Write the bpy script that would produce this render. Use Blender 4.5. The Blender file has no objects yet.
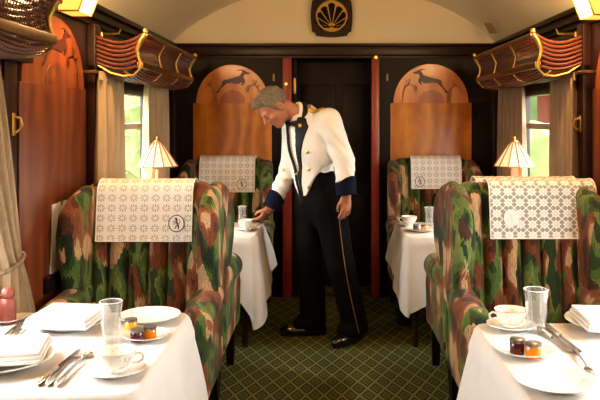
import bpy, bmesh, math, random
import numpy as np
import openvdb
from mathutils import Vector, Matrix
from mathutils.bvhtree import BVHTree
random.seed(7)
R = math.radians
PI = math.pi
C = bpy.context.scene.collection
CAMZ, FOC = 1.46, 740.0

def at(px, py, Y):
    return Vector(((px - 324) * Y / FOC, Y, CAMZ - (py - 118) * Y / FOC))

# ------------------------------------------------------------------ materials
class NT:
    """thin wrapper that makes node graphs short to write"""
    def __init__(s, name):
        s.m = bpy.data.materials.new(name); s.m.use_nodes = True
        s.t = s.m.node_tree; s.t.nodes.clear()
        s.out = s.t.nodes.new('ShaderNodeOutputMaterial')
    def n(s, kind, props=None, **ins):
        nd = s.t.nodes.new('ShaderNode' + kind)
        for k, v in (props or {}).items(): setattr(nd, k, v)
        for k, v in ins.items():
            k2 = int(k[1:]) if k[0] == '_' else k.replace('_', ' ')
            s.set(nd.inputs[k2], v)
        return nd
    def set(s, sock, v):
        if isinstance(v, bpy.types.NodeSocket): s.t.links.new(v, sock)
        elif isinstance(v, bpy.types.Node): s.t.links.new(v.outputs[0], sock)
        else:
            if sock.type == 'RGBA' and len(v) == 3: v = (*v, 1)
            sock.default_value = v
    def math(s, op, a, b=0.0, c=None):
        nd = s.n('Math', {'operation': op}, _0=a, _1=b)
        if c is not None: s.set(nd.inputs[2], c)
        return nd.outputs[0]
    def coord(s, which='Object'):
        return s.n('TexCoord').outputs[which]
    def mapping(s, vec, scale=(1, 1, 1), rot=(0, 0, 0), loc=(0, 0, 0)):
        return s.n('Mapping', None, Vector=vec, Scale=scale, Rotation=rot, Location=loc).outputs[0]
    def noise(s, vec, scale=5, detail=3, rough=.5, dist=0):
        return s.n('TexNoise', None, Vector=vec, Scale=scale, Detail=detail, Roughness=rough, Distortion=dist).outputs[0]
    def ramp(s, fac, stops, const=False):
        nd = s.n('ValToRGB', None, Fac=fac); cr = nd.color_ramp
        if const: cr.interpolation = 'CONSTANT'
        while len(cr.elements) < len(stops): cr.elements.new(.5)
        for e, (p, c) in zip(cr.elements, stops):
            e.position = p; e.color = (*c, 1)
        return nd.outputs[0]
    def mix(s, fac, a, b, mode='MIX'):
        nd = s.n('Mix', {'data_type': 'RGBA', 'blend_type': mode})
        s.set(nd.inputs[0], fac); s.set(nd.inputs[6], a); s.set(nd.inputs[7], b)
        return nd.outputs[2]
    def bsdf(s, **k):
        b = s.n('BsdfPrincipled', None, **k); s.t.links.new(b.outputs[0], s.out.inputs[0]); return b
    def bump(s, h, strength=.3, dist=.01):
        return s.n('Bump', None, Height=h, Strength=strength, Distance=dist).outputs[0]

def plain(name, col, rough=.5, metal=0.0, spec=.5, noise=0.0, scale=30, **k):
    t = NT(name)
    c = col
    if noise:
        nz = t.noise(t.coord(), scale, 4)
        c = t.ramp(nz, [(.3, tuple(x * (1 - noise) for x in col)), (.7, tuple(min(1, x * (1 + noise)) for x in col))])
    t.bsdf(Base_Color=c, Roughness=rough, Metallic=metal, Specular_IOR_Level=spec, **k)
    return t.m

def wood(name, dark, light, rough=.3, scale=(14, 14, 1.2), spec=.5, coat=0.0):
    t = NT(name); co = t.mapping(t.coord(), scale)
    w = t.noise(co, 2.2, 5, .6, 1.2)
    f = t.noise(t.mapping(t.coord(), (scale[0] * 9, scale[1] * 9, scale[2] * 3)), 3, 2)
    v = t.math('ADD', t.math('MULTIPLY', w, .75), t.math('MULTIPLY', f, .25))
    c = t.ramp(v, [(.3, dark), (.68, light)])
    t.bsdf(Base_Color=c, Roughness=rough, Specular_IOR_Level=spec, Coat_Weight=coat, Coat_Roughness=.12)
    return t.m

M = {}
M['mahogany'] = wood('dark_mahogany', (.007, .0024, .0018), (.026, .007, .0045), .32, spec=.22)
M['redwood'] = wood('red_mahogany', (.17, .016, .009), (.30, .032, .016), .3, spec=.4, coat=.1)
M['rackwood'] = wood('rack_mahogany', (.05, .010, .006), (.13, .03, .015), .3, (3, 20, 20))
M['blackwood'] = wood('black_wood', (.004, .002, .0017), (.011, .0045, .0035), .4, spec=.12)
M['transom'] = wood('transom_wood', (.10, .045, .02), (.2, .1, .045), .4, (20, 2, 20))
M['lampwood'] = wood('lamp_wood', (.16, .07, .03), (.3, .14, .06), .4)
M['brass'] = plain('brass', (.62, .38, .10), .32, 1.0)
M['darkbrass'] = plain('aged_brass', (.25, .145, .05), .38, 1.0, noise=.2)
M['gold'] = plain('gold', (.80, .50, .11), .35, 1.0)
M['goldmatte'] = plain('matte_gold_paint', (.60, .33, .06), .5, .2)
M['silver'] = plain('silver', (.72, .68, .62), .22, 1.0)
M['steel'] = plain('knife_blade', (.5, .46, .43), .18, 1.0)
M['cream'] = plain('cream_ceiling', (.80, .70, .52), .6, noise=.02, scale=2)
M['white_linen'] = None
M['china'] = plain('white_china', (.85, .83, .78), .2, spec=.6)
M['skin'] = plain('skin', (.36, .135, .072), .5, noise=.08, scale=40, Subsurface_Weight=.08, Subsurface_Radius=(.01, .004, .002))
M['black_cloth'] = plain('black_cloth', (.008, .007, .007), .8, noise=.2, scale=120, spec=.2)
M['trouser'] = plain('black_trousers', (.0045, .004, .004), .9, noise=.25, scale=150, spec=.03)
M['navy'] = plain('navy_cuff', (.004, .0055, .016), .85, spec=.05)
M['black_silk'] = plain('black_silk', (.005, .005, .006), .55, spec=.15)
M['shoe'] = plain('black_polished_leather', (.006, .006, .006), .18, spec=.7)
M['jacket'] = plain('white_jacket', (.70, .66, .62), .75, noise=.03, scale=60)
M['shirt'] = plain('white_shirt', (.82, .80, .77), .7)
M['dark'] = plain('dark_void', (.010, .007, .006), .5)
M['vinyl'] = plain('red_leather', (.20, .04, .022), .45, noise=.15)
M['embroid_brown'] = plain('brown_thread', (.09, .035, .03), .8)
M['embroid_white'] = plain('white_thread', (.80, .76, .72), .8)
M['inlay_dark'] = plain('dark_inlay', (.045, .007, .005), .4)
M['inlay_green'] = plain('green_stained_inlay', (.12, .055, .015), .4)
M['emblem_board'] = plain('emblem_board', (.022, .005, .005), .4, spec=.2)
M['emblem_black'] = plain('emblem_black', (.004, .003, .003), .6, spec=.1)
M['grille'] = plain('grille_metal', (.16, .11, .07), .5, .3)
M['stripe'] = plain('gold_braid', (.17, .075, .04), .7)
M['bread'] = plain('butter', (.75, .5, .25), .5)

def linen():
    t = NT('white_linen'); co = t.coord()
    n = t.noise(co, 3.5, 4, .55)
    c = t.ramp(n, [(.3, (.60, .58, .565)), (.7, (.67, .65, .635))])
    h = t.noise(t.mapping(co, (1, 1, .5)), 9, 4, .6)
    t.bsdf(Base_Color=c, Roughness=.75, Specular_IOR_Level=.3, Normal=t.bump(h, .25, .02))
    return t.m
M['white_linen'] = linen()

def veneer(name, d, l, hi):
    t = NT(name); co = t.coord()
    w = t.n('TexWave', {'wave_type': 'BANDS', 'bands_direction': 'X', 'wave_profile': 'SIN'}, Vector=t.mapping(co, (1, 1, .35)), Scale=2.4, Distortion=9, Detail=3, Detail_Scale=1.2).outputs[1]
    n = t.noise(t.mapping(co, (40, 40, 2.5)), 2, 4, .6)
    f = t.noise(t.mapping(co, (3, 3, 2)), 2.5, 3, .5, 2.0)
    v = t.math('ADD', t.math('ADD', t.math('MULTIPLY', w, .30), t.math('MULTIPLY', n, .28)), t.math('MULTIPLY', f, .42))
    c = t.ramp(v, [(.25, d), (.52, l), (.8, hi)])
    t.bsdf(Base_Color=c, Roughness=.33, Coat_Weight=.15, Coat_Roughness=.15)
    return t.m
M['veneer'] = veneer('orange_veneer', (.30, .070, .006), (.48, .14, .012), (.64, .25, .03))
M['veneer_arch'] = veneer('arch_veneer', (.40, .092, .008), (.55, .15, .013), (.63, .21, .025))
M['veneer_in'] = veneer('inner_veneer', (.24, .045, .006), (.32, .07, .010), (.40, .105, .016))
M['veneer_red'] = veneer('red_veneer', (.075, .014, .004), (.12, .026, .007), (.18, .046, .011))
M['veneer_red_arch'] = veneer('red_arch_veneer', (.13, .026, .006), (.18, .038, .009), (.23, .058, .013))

def curtain_mat(name, a, b):
    t = NT(name); co = t.coord()
    n = t.noise(t.mapping(co, (60, 60, 3)), 2, 3)
    c = t.ramp(n, [(.3, a), (.7, b)])
    bs = t.bsdf(Base_Color=c, Roughness=.85, Specular_IOR_Level=.2)
    tr = t.n('BsdfTranslucent', None, Color=b)
    mx = t.n('MixShader', None, _0=.12, _1=bs.outputs[0], _2=tr.outputs[0])
    t.t.links.new(mx.outputs[0], t.out.inputs[0])
    return t.m
M['curtain'] = curtain_mat('beige_curtain', (.36, .255, .15), (.46, .34, .21))
M['curtain_grey'] = curtain_mat('taupe_curtain', (.18, .115, .068), (.27, .18, .11))

def fabric(name, channel):
    t = NT(name); co = t.coord()
    rnd = t.n('ObjectInfo').outputs['Random']
    off = t.n('CombineXYZ', None, X=t.math('MULTIPLY', rnd, 9), Y=t.math('MULTIPLY', rnd, 5), Z=t.math('MULTIPLY', rnd, 7)).outputs[0]
    p = t.n('VectorMath', {'operation': 'ADD'}, _0=co, _1=off).outputs[0]
    sep = t.n('SeparateXYZ', None, Vector=p)
    # leaf edges are saw-toothed: shift the lookup up and down in fine teeth across the cloth
    w = t.math('ADD', sep.outputs[0], t.math('MULTIPLY', sep.outputs[1], .8))
    ch = t.math('MULTIPLY', t.math('FLOOR', t.math('ADD', t.math('MULTIPLY', t.n('SeparateXYZ', None, Vector=co).outputs[0], 1 / .098), .0 if channel else 99)), .173 if channel else 0.0)
    saw = t.math('MULTIPLY', t.math('SUBTRACT', t.math('PINGPONG', w, .009), .0045), 2.4)
    z2 = t.math('ADD', t.math('ADD', sep.outputs[2], saw), t.math('ADD', t.math('MULTIPLY', w, .55), ch))
    p2 = t.n('CombineXYZ', None, X=t.math('MULTIPLY', sep.outputs[0], 1.75), Y=sep.outputs[1], Z=t.math('MULTIPLY', z2, .78)).outputs[0]
    n1 = t.noise(p2, 6.5, 1.0, .4, .25)
    n2 = t.noise(t.n('VectorMath', {'operation': 'ADD'}, _0=p2, _1=(3.1, 1.7, 5.2)).outputs[0], 6.0, 1.0, .4, .25)
    n3 = t.noise(t.n('VectorMath', {'operation': 'ADD'}, _0=p2, _1=(7.7, 4.2, 1.9)).outputs[0], 7.5, 1.0, .4, .2)
    g = t.ramp(n1, [(0, (.010, .018, .005)), (.40, (.030, .068, .012)), (.47, (.10, .18, .032)), (.55, (.19, .24, .06)), (.62, (.025, .05, .010))], True)
    r = t.ramp(n3, [(0, (.075, .022, .010)), (.40, (.22, .060, .018)), (.51, (.32, .105, .038)), (.57, (.68, .42, .22))], True)
    k = t.ramp(n2, [(0, (0, 0, 0)), (.50, (1, 1, 1))], True)
    c = t.mix(k, g, r)
    st = t.noise(t.mapping(co, (150, 150, 4)), 2, 3, .7)
    c = t.mix(1.0, c, t.ramp(st, [(.34, (.26, .25, .22)), (.68, (.95, .95, .95))]), 'MULTIPLY')
    t.bsdf(Base_Color=c, Roughness=.8, Specular_IOR_Level=.25, Sheen_Weight=.1, Sheen_Roughness=.4, Normal=t.bump(st, .25, .004))
    return t.m
M['fabric'] = fabric('leaf_moquette', False); M['fabric_channel'] = fabric('channelled_leaf_moquette', True)

def lace(name, pitch, style):
    t = NT(name); uv = t.coord('UV')
    s = t.n('SeparateXYZ', None, Vector=t.mapping(uv, (1 / pitch, 1 / (pitch * .92), 1)))
    fx = t.math('SUBTRACT', t.math('FRACT', s.outputs[0]), .5)
    fy = t.math('SUBTRACT', t.math('FRACT', s.outputs[1]), .5)
    r = t.math('SQRT', t.math('ADD', t.math('MULTIPLY', fx, fx), t.math('MULTIPLY', fy, fy)))
    th = t.math('ARCTAN2', fy, fx)
    pet = t.math('COSINE', t.math('MULTIPLY', th, 8.0))
    if style == 0:      # small eight-petal rosettes of holes
        ring = t.math('MULTIPLY', t.math('GREATER_THAN', r, .13), t.math('LESS_THAN', r, .38))
        hole = t.math('MULTIPLY', ring, t.math('GREATER_THAN', pet, .15))
    else:               # white flowers with open gaps between them
        pet6 = t.math('COSINE', t.math('MULTIPLY', th, 8.0))
        edge = t.math('ADD', .37, t.math('MULTIPLY', pet6, .07))
        gap = t.math('GREATER_THAN', r, edge)
        spoke = t.math('GREATER_THAN', t.math('ABSOLUTE', t.math('SUBTRACT', t.math('ABSOLUTE', fx), t.math('ABSOLUTE', fy))), .06)
        hole = t.math('MULTIPLY', gap, spoke)
        dot = t.math('MULTIPLY', t.math('LESS_THAN', r, .2), t.math('MULTIPLY', t.math('GREATER_THAN', r, .10), t.math('GREATER_THAN', pet, .5)))
        hole = t.math('MAXIMUM', hole, dot)
    bs = t.bsdf(Base_Color=(.84, .78, .70), Roughness=.8, Specular_IOR_Level=.2)
    tr = t.n('BsdfTransparent')
    mx = t.n('MixShader', None, _0=t.math('MULTIPLY', hole, .62), _1=bs.outputs[0], _2=tr.outputs[0])
    t.t.links.new(mx.outputs[0], t.out.inputs[0])
    return t.m
M['lace_a'] = lace('rosette_lace', .052, 0)
M['lace_b'] = lace('flower_lace', .056, 1)

def carpet():
    t = NT('diamond_carpet'); co = t.coord()
    s = t.n('SeparateXYZ', None, Vector=t.mapping(co, (1.4142 / .094, 1.4142 / .205, 1), (0, 0, R(45))))
    ax = t.math('ABSOLUTE', t.math('SUBTRACT', t.math('FRACT', s.outputs[0]), .5))
    ay = t.math('ABSOLUTE', t.math('SUBTRACT', t.math('FRACT', s.outputs[1]), .5))
    d = t.math('MAXIMUM', ax, ay)
    mid, dk, lt = (.070, .078, .022), (.012, .016, .005), (.125, .128, .040)
    c = t.ramp(t.math('MULTIPLY', d, 2.0), [(0, dk), (.10, mid), (.24, dk), (.32, mid), (.58, dk), (.80, lt)], True)
    nz = t.noise(co, 160, 3, .7)
    c = t.mix(1.0, c, t.ramp(nz, [(.3, (.55, .55, .55)), (.7, (1.3, 1.3, 1.3))]), 'MULTIPLY')
    t.bsdf(Base_Color=c, Roughness=.95, Specular_IOR_Level=.1, Normal=t.bump(nz, .4, .004))
    return t.m
M['carpet'] = carpet()

def glass_pane():
    t = NT('window_glass')
    tr = t.n('BsdfTransparent', None, Color=(.97, .98, .96)); gl = t.n('BsdfGlossy', None, Roughness=.02)
    fr = t.n('Fresnel', None, IOR=1.18)
    front = t.math('SUBTRACT', 1.0, t.n('NewGeometry').outputs['Backfacing'])
    mx = t.n('MixShader', None, _0=t.math('MULTIPLY', fr.outputs[0], front), _1=tr.outputs[0], _2=gl.outputs[0])
    t.t.links.new(mx.outputs[0], t.out.inputs[0]); return t.m
M['pane'] = glass_pane()

def cut_glass():
    t = NT('cut_glass')
    tr = t.n('BsdfTransparent', None, Color=(.93, .93, .92)); gl = t.n('BsdfGlossy', None, Roughness=.08, Color=(1, 1, 1))
    df = t.n('BsdfDiffuse', None, Color=(.9, .9, .88))
    lw = t.n('LayerWeight', None, Blend=.28)
    m1 = t.n('MixShader', None, _0=.10, _1=tr.outputs[0], _2=df.outputs[0])
    m2 = t.n('MixShader', None, _0=lw.outputs['Facing'], _1=m1.outputs[0], _2=gl.outputs[0])
    t.t.links.new(m2.outputs[0], t.out.inputs[0]); return t.m
M['glass'] = cut_glass()

def jam(name, col):
    t = NT(name)
    b = t.bsdf(Base_Color=col, Roughness=.12, Specular_IOR_Level=.6, Transmission_Weight=.25, Emission_Strength=0.0)
    return t.m
M['jam_red'] = jam('dark_red_jam', (.07, .008, .012))
M['jam_orange'] = jam('orange_marmalade', (.85, .26, .01))
M['jam_honey'] = jam('honey', (.85, .42, .03))
M['lid'] = plain('jar_lid', (.25, .23, .22), .3, 1.0)

def floral_china():
    t = NT('floral_china'); co = t.coord()
    n = t.noise(co, 38, 3, .6, 1.5); m = t.noise(co, 11, 2)
    k = t.math('MULTIPLY', t.math('GREATER_THAN', n, .60), t.math('GREATER_THAN', m, .53))
    c = t.mix(t.math('MULTIPLY', k, .55), (.85, .83, .78), (.30, .28, .24))
    t.bsdf(Base_Color=c, Roughness=.2, Specular_IOR_Level=.6); return t.m
M['floral'] = floral_china()

def emit(name, col, strength, base=(.8, .6, .4), rough=.6):
    t = NT(name); t.bsdf(Base_Color=base, Roughness=rough, Emission_Color=col, Emission_Strength=strength); return t.m
M['shade'] = emit('lit_parchment_shade', (1, .60, .28), .55, (.72, .50, .30))
M['shade_rib'] = plain('shade_rib', (.35, .12, .04), .6)
M['lampglass'] = emit('lit_amber_glass', (1, .50, .08), .9, (.8, .5, .15), .3)

def hair():
    t = NT('grey_hair'); co = t.coord()
    n = t.noise(t.mapping(co, (60, 60, 160)), 2.5, 4, .7)
    c = t.ramp(n, [(.36, (.035, .026, .018)), (.68, (.27, .23, .18))])
    t.bsdf(Base_Color=c, Roughness=.6, Normal=t.bump(n, .6, .006)); return t.m
M['hair'] = hair()

def leaves(name, a, b):
    t = NT(name); n = t.noise(t.coord(), 2.2, 5, .65)
    c = t.ramp(n, [(.35, a), (.65, b)]); t.bsdf(Base_Color=c, Roughness=.8, Specular_IOR_Level=.2); return t.m
M['leaf'] = leaves('green_foliage', (.012, .026, .005), (.045, .07, .015))
M['leaf_pale'] = leaves('pale_foliage', (.04, .06, .012), (.13, .165, .05))
M['brick'] = plain('red_painted_boards', (.040, .008, .004), .9, noise=.2, scale=8, spec=0.0)
M['ballast'] = plain('ballast', (.12, .13, .07), .9, noise=.3, scale=12)

# ------------------------------------------------------------------ mesh helpers
class B:
    def __init__(s): s.bm = bmesh.new()
    def _xf(s, vs, mat):
        if mat is not None: bmesh.ops.transform(s.bm, matrix=mat, verts=vs)
    def box(s, lo, hi, bev=0.0, mat=None, seg=2):
        r = bmesh.ops.create_cube(s.bm, size=1.0); vs = r['verts']
        c = [(a + b) / 2 for a, b in zip(lo, hi)]; d = [abs(b - a) for a, b in zip(lo, hi)]
        bmesh.ops.scale(s.bm, vec=d, verts=vs); bmesh.ops.translate(s.bm, vec=c, verts=vs)
        if bev:
            es = list({e for v in vs for e in v.link_edges})
            r = bmesh.ops.bevel(s.bm, geom=es, offset=bev, segments=seg, affect='EDGES', profile=.6)
            vs = list({v for f in r['faces'] for v in f.verts} | {v for v in vs if v.is_valid})
        s._xf(vs, mat); return s
    def tube(s, pts, r, seg=10, cap=True, flat=1.0):
        pts = [Vector(p) for p in pts]; n = len(pts)
        rs = r if isinstance(r, (list, tuple)) else [r] * n
        rings = []; up = Vector((0, 0, 1))
        t0 = (pts[1] - pts[0]).normalized()
        if abs(t0.dot(up)) > .95: up = Vector((1, 0, 0))
        nrm = (up - t0 * up.dot(t0)).normalized()
        for i, p in enumerate(pts):
            t = (pts[min(i + 1, n - 1)] - pts[max(i - 1, 0)]).normalized()
            nrm = (nrm - t * nrm.dot(t)).normalized(); bn = t.cross(nrm)
            rings.append([s.bm.verts.new(p + nrm * math.cos(a) * rs[i] + bn * math.sin(a) * rs[i] * flat) for a in [2 * PI * k / seg for k in range(seg)]])
        for a, b in zip(rings, rings[1:]):
            for k in range(seg): s.bm.faces.new((a[k], a[(k + 1) % seg], b[(k + 1) % seg], b[k]))
        if cap: s.bm.faces.new(rings[0][::-1]); s.bm.faces.new(rings[-1])
        return s
    def lathe(s, prof, c=(0, 0, 0), seg=32, wob=None, mat=None):
        rings = []
        for (r, z) in prof:
            if r < 1e-6: rings.append([s.bm.verts.new((c[0], c[1], c[2] + z))]); continue
            ring = []
            for k in range(seg):
                a = 2 * PI * k / seg; rr = r * (wob(a, z) if wob else 1)
                ring.append(s.bm.verts.new((c[0] + rr * math.cos(a), c[1] + rr * math.sin(a), c[2] + z)))
            rings.append(ring)
        for a, b in zip(rings, rings[1:]):
            for k in range(seg):
                k2 = (k + 1) % seg
                if len(a) == 1 and len(b) == 1: continue
                if len(a) == 1: s.bm.faces.new((a[0], b[k2], b[k]))
                elif len(b) == 1: s.bm.faces.new((a[k], a[k2], b[0]))
                else: s.bm.faces.new((a[k], a[k2], b[k2], b[k]))
        s._xf([v for rg in rings for v in rg], mat)
        return s
    def prism(s, poly, o, ax, ay, depth):
        """polygon (list of 2-D points) in plane o+ax*u+ay*v, thickened along ax x ay"""
        o, ax, ay = Vector(o), Vector(ax), Vector(ay); nz = ax.cross(ay).normalized() * depth
        a = [s.bm.verts.new(o + ax * u + ay * v) for u, v in poly]; b = [s.bm.verts.new(v.co + nz) for v in a]
        n = len(poly)
        for i in range(n):
            j = (i + 1) % n; s.bm.faces.new((a[i], a[j], b[j], b[i]))
        from mathutils.geometry import tessellate_polygon
        for tri in tessellate_polygon([[Vector((u, v, 0)) for u, v in poly]]):
            try: s.bm.faces.new([a[i] for i in tri]); s.bm.faces.new([b[i] for i in tri[::-1]])
            except ValueError: pass
        return s
    def grid(s, fn, nu, nv, close_u=False):
        vs = [[s.bm.verts.new(fn(i / nu, j / nv)) for j in range(nv + 1)] for i in range(nu + (0 if close_u else 1))]
        m = len(vs)
        for i in range(nu):
            for j in range(nv):
                s.bm.faces.new((vs[i][j], vs[(i + 1) % m][j], vs[(i + 1) % m][j + 1], vs[i][j + 1]))
        return s
    def solid(s, th):
        bmesh.ops.recalc_face_normals(s.bm, faces=s.bm.faces[:])
        bmesh.ops.solidify(s.bm, geom=s.bm.faces[:], thickness=th); return s
    def build(s, name, mat, parent=None, ang=40, recalc=True, loc=None):
        if recalc: bmesh.ops.recalc_face_normals(s.bm, faces=s.bm.faces[:])
        me = bpy.data.meshes.new(name); s.bm.to_mesh(me); s.bm.free()
        return link(name, me, mat, parent, ang, loc)

def link(name, me, mat, parent=None, ang=40, loc=None):
    me.polygons.foreach_set('use_smooth', [True] * len(me.polygons))
    me.set_sharp_from_angle(angle=R(ang))
    o = bpy.data.objects.new(name, me); C.objects.link(o)
    for m_ in (mat if isinstance(mat, list) else [mat]): me.materials.append(M[m_] if isinstance(m_, str) else m_)
    if parent: o.parent = parent
    if loc: o.location = loc
    return o

def tag(o, label, cat, group=None, kind=None):
    o['label'] = label; o['category'] = cat
    if group: o['group'] = group
    if kind: o['kind'] = kind
    return o
def thing(name, label, cat, loc=(0, 0, 0), rz=0.0, group=None):
    o = bpy.data.objects.new(name, None); C.objects.link(o); o.empty_display_size = .1
    o.location = loc; o.rotation_euler = (0, 0, rz)
    return tag(o, label, cat, group)
def struct(o, label=None):
    o['kind'] = 'structure'
    if label: o['label'] = label
    return o
def dup(root, label, loc, rz=None, group=None):
    def rec(o, par):
        c = o.copy(); C.objects.link(c)
        if par: c.parent = par
        for ch in list(o.children): rec(ch, c)
        return c
    c = rec(root, None); c.location = loc
    if rz is not None: c.rotation_euler = (0, 0, rz)
    c['label'] = label
    if group: c['group'] = group
    return c

# ------------------------------------------------------------------ signed-distance modelling
class Field:
    def __init__(s, lo, hi, vox):
        s.lo = np.array(lo, 'f8'); s.vox = vox
        s.n = np.ceil((np.array(hi) - s.lo) / vox).astype(int) + 1
        s.a = np.full(s.n, .08, 'f4')
    def pts(s, lo=None, hi=None):
        i0 = np.zeros(3, int) if lo is None else np.clip(np.floor((np.array(lo) - s.lo) / s.vox).astype(int), 0, s.n)
        i1 = s.n if hi is None else np.clip(np.ceil((np.array(hi) - s.lo) / s.vox).astype(int) + 1, 0, s.n)
        g = np.meshgrid(*[(np.arange(a, b) * s.vox + l).astype('f4') for a, b, l in zip(i0, i1, s.lo)], indexing='ij')
        return tuple(slice(a, b) for a, b in zip(i0, i1)), g
    def add(s, fn, lo=None, hi=None, k=0.0, op='u'):
        if lo is not None: lo = np.array(lo) - .03 - k; hi = np.array(hi) + .03 + k
        sl, g = s.pts(lo, hi); d = fn(*g).astype('f4'); a = s.a[sl]
        if op == 'u':
            if k:
                h = np.clip(.5 + .5 * (a - d) / k, 0, 1); r = a * (1 - h) + d * h - k * h * (1 - h)
            else: r = np.minimum(a, d)
        elif op == 's':
            if k:
                h = np.clip(.5 - .5 * (a + d) / k, 0, 1); r = a * (1 - h) - d * h + k * h * (1 - h)
            else: r = np.maximum(a, -d)
        else: r = np.maximum(a, d)
        s.a[sl] = r
        return s
    def cap(s, a, b, r0, r1=None, k=0.0, op='u'):
        r1 = r0 if r1 is None else r1
        a, b = np.array(a, 'f4'), np.array(b, 'f4'); ab = b - a; L = float(ab @ ab) + 1e-9; m = max(r0, r1)
        def fn(x, y, z):
            t = np.clip(((x - a[0]) * ab[0] + (y - a[1]) * ab[1] + (z - a[2]) * ab[2]) / L, 0, 1)
            return np.sqrt((x - a[0] - t * ab[0]) ** 2 + (y - a[1] - t * ab[1]) ** 2 + (z - a[2] - t * ab[2]) ** 2) - (r0 + (r1 - r0) * t)
        return s.add(fn, np.minimum(a, b) - m, np.maximum(a, b) + m, k, op)
    def ell(s, c, r, fr=None, k=0.0, op='u'):
        """ellipsoid, fr = 3 axis vectors"""
        c = np.array(c, 'f4'); r = np.array(r, 'f4'); m = float(r.max())
        fr = np.eye(3) if fr is None else np.array([list(v) for v in fr])
        def fn(x, y, z):
            q = [(x - c[0]) * f[0] + (y - c[1]) * f[1] + (z - c[2]) * f[2] for f in fr]
            k0 = np.sqrt(sum((qi / ri) ** 2 for qi, ri in zip(q, r)))
            k1 = np.sqrt(sum((qi / (ri * ri)) ** 2 for qi, ri in zip(q, r))) + 1e-6
            return k0 * (k0 - 1) / k1
        return s.add(fn, c - m, c + m, k, op)
    def mesh(s, name, smooth=1, keep=False):
        a = s.a
        a = a.copy()
        for ax in range(3):     # close the volume at its border
            sl = [slice(None)] * 3
            for e in (0, -1):
                sl[ax] = e; a[tuple(sl)] = np.maximum(a[tuple(sl)], .002)
        g = openvdb.FloatGrid(.08); g.copyFromArray(a)
        p, q = g.convertToQuads(0.0)
        p = p * s.vox + s.lo
        me = bpy.data.meshes.new(name)
        me.from_pydata([tuple(v) for v in p], [], [tuple(f) for f in q]); 
        bm = bmesh.new(); bm.from_mesh(me)
        bmesh.ops.recalc_face_normals(bm, faces=bm.faces[:])
        for _ in range(smooth): bmesh.ops.smooth_vert(bm, verts=bm.verts[:], factor=.5, use_axis_x=True, use_axis_y=True, use_axis_z=True)
        bm.to_mesh(me); bm.free()
        return me

def sd_box2(x, y, hx, hy, r):
    qx = np.abs(x) - hx + r; qy = np.abs(y) - hy + r
    return np.sqrt(np.maximum(qx, 0) ** 2 + np.maximum(qy, 0) ** 2) + np.minimum(np.maximum(qx, qy), 0) - r
def sd_box(x, y, z, h, r):
    q = [np.abs(v) - hh + r for v, hh in zip((x, y, z), h)]
    return np.sqrt(sum(np.maximum(v, 0) ** 2 for v in q)) + np.minimum(np.maximum(np.maximum(q[0], q[1]), q[2]), 0) - r
def sd_poly(x, y, P):
    d = np.full(x.shape, 1e9, 'f4'); inside = np.zeros(x.shape, bool); n = len(P)
    for i in range(n):
        ax, ay = P[i]; bx, by = P[i - 1]; ex, ey = bx - ax, by - ay
        t = np.clip(((x - ax) * ex + (y - ay) * ey) / (ex * ex + ey * ey + 1e-12), 0, 1)
        d = np.minimum(d, (x - ax - t * ex) ** 2 + (y - ay - t * ey) ** 2)
        if ay != by:
            inside ^= ((ay > y) != (by > y)) & (x < (bx - ax) * (y - ay) / (by - ay) + ax)
    d = np.sqrt(d); return np.where(inside, -d, d)
def extrude(d2, w, h, r):
    a = d2 + r; b = np.abs(w) - h + r
    return np.sqrt(np.maximum(a, 0) ** 2 + np.maximum(b, 0) ** 2) + np.minimum(np.maximum(a, b), 0) - r
# ------------------------------------------------------------------ the carriage
XL, XR, YE, YB = -1.25, 1.41, 6.04, -3.3
XC = (XL + XR) / 2
FAR_W, NEAR_W, BACK_W = (4.06, 5.40), (1.70, 2.92), (-.95, .40)
SILL, HEAD = .82, 1.66
EAVE = 2.06

b = B(); b.box((XL - .1, YB - .1, -.06), (XR + .1, 7.2, 0)); struct(b.build('floor', 'carpet'), 'olive green carpet woven with a diamond lattice')
for side, x0, x1 in (('left', XL - .08, XL), ('right', XR, XR + .08)):
    b = B()
    b.box((x0, YB, 0), (x1, YE, SILL)); b.box((x0, YB, HEAD), (x1, YE, EAVE + .06))
    b.box((x0, YB, SILL), (x1, NEAR_W[0], HEAD)); b.box((x0, NEAR_W[1], SILL), (x1, FAR_W[0], HEAD)); b.box((x0, FAR_W[1], SILL), (x1, YE, HEAD))
    struct(b.build('wall_' + side, 'mahogany'))
b = B(); b.box((XL, YB - .06, 0), (XR, YB, 2.6)); struct(b.build('wall_rear', 'mahogany'))

# end partition with its doorway
DX0, DX1, DZ = -.262, .385, 1.953
b = B()
b.box((XL, YE, 0), (DX0 - .075, YE + .05, 1.97)); b.box((DX1 + .065, YE, 0), (XR, YE + .05, 1.97)); b.box((DX0 - .075, YE, DZ), (DX1 + .065, YE + .05, 1.97))
struct(b.build('wall_end', 'blackwood'))
b = B()
b.box((XL, YE - .035, 1.968), (XR, YE + .05, 2.045), .008); b.box((XL, YE - .05, 2.045), (XR, YE + .05, 2.066), .006)
b.box((XL, YE - .018, 1.948), (XR, YE + .02, 1.968), .004)
struct(b.build('trim_1', 'mahogany'), 'dark cornice beam across the end partition')
for nm, x0, x1 in (('trim_2', DX0 - .075, DX0), ('trim_3', DX1, DX1 + .065)):
    b = B(); b.box((x0, YE - .05, 0), (x1, YE + .06, 1.95), .012); struct(b.build(nm, 'redwood'), 'red mahogany door post')
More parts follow.
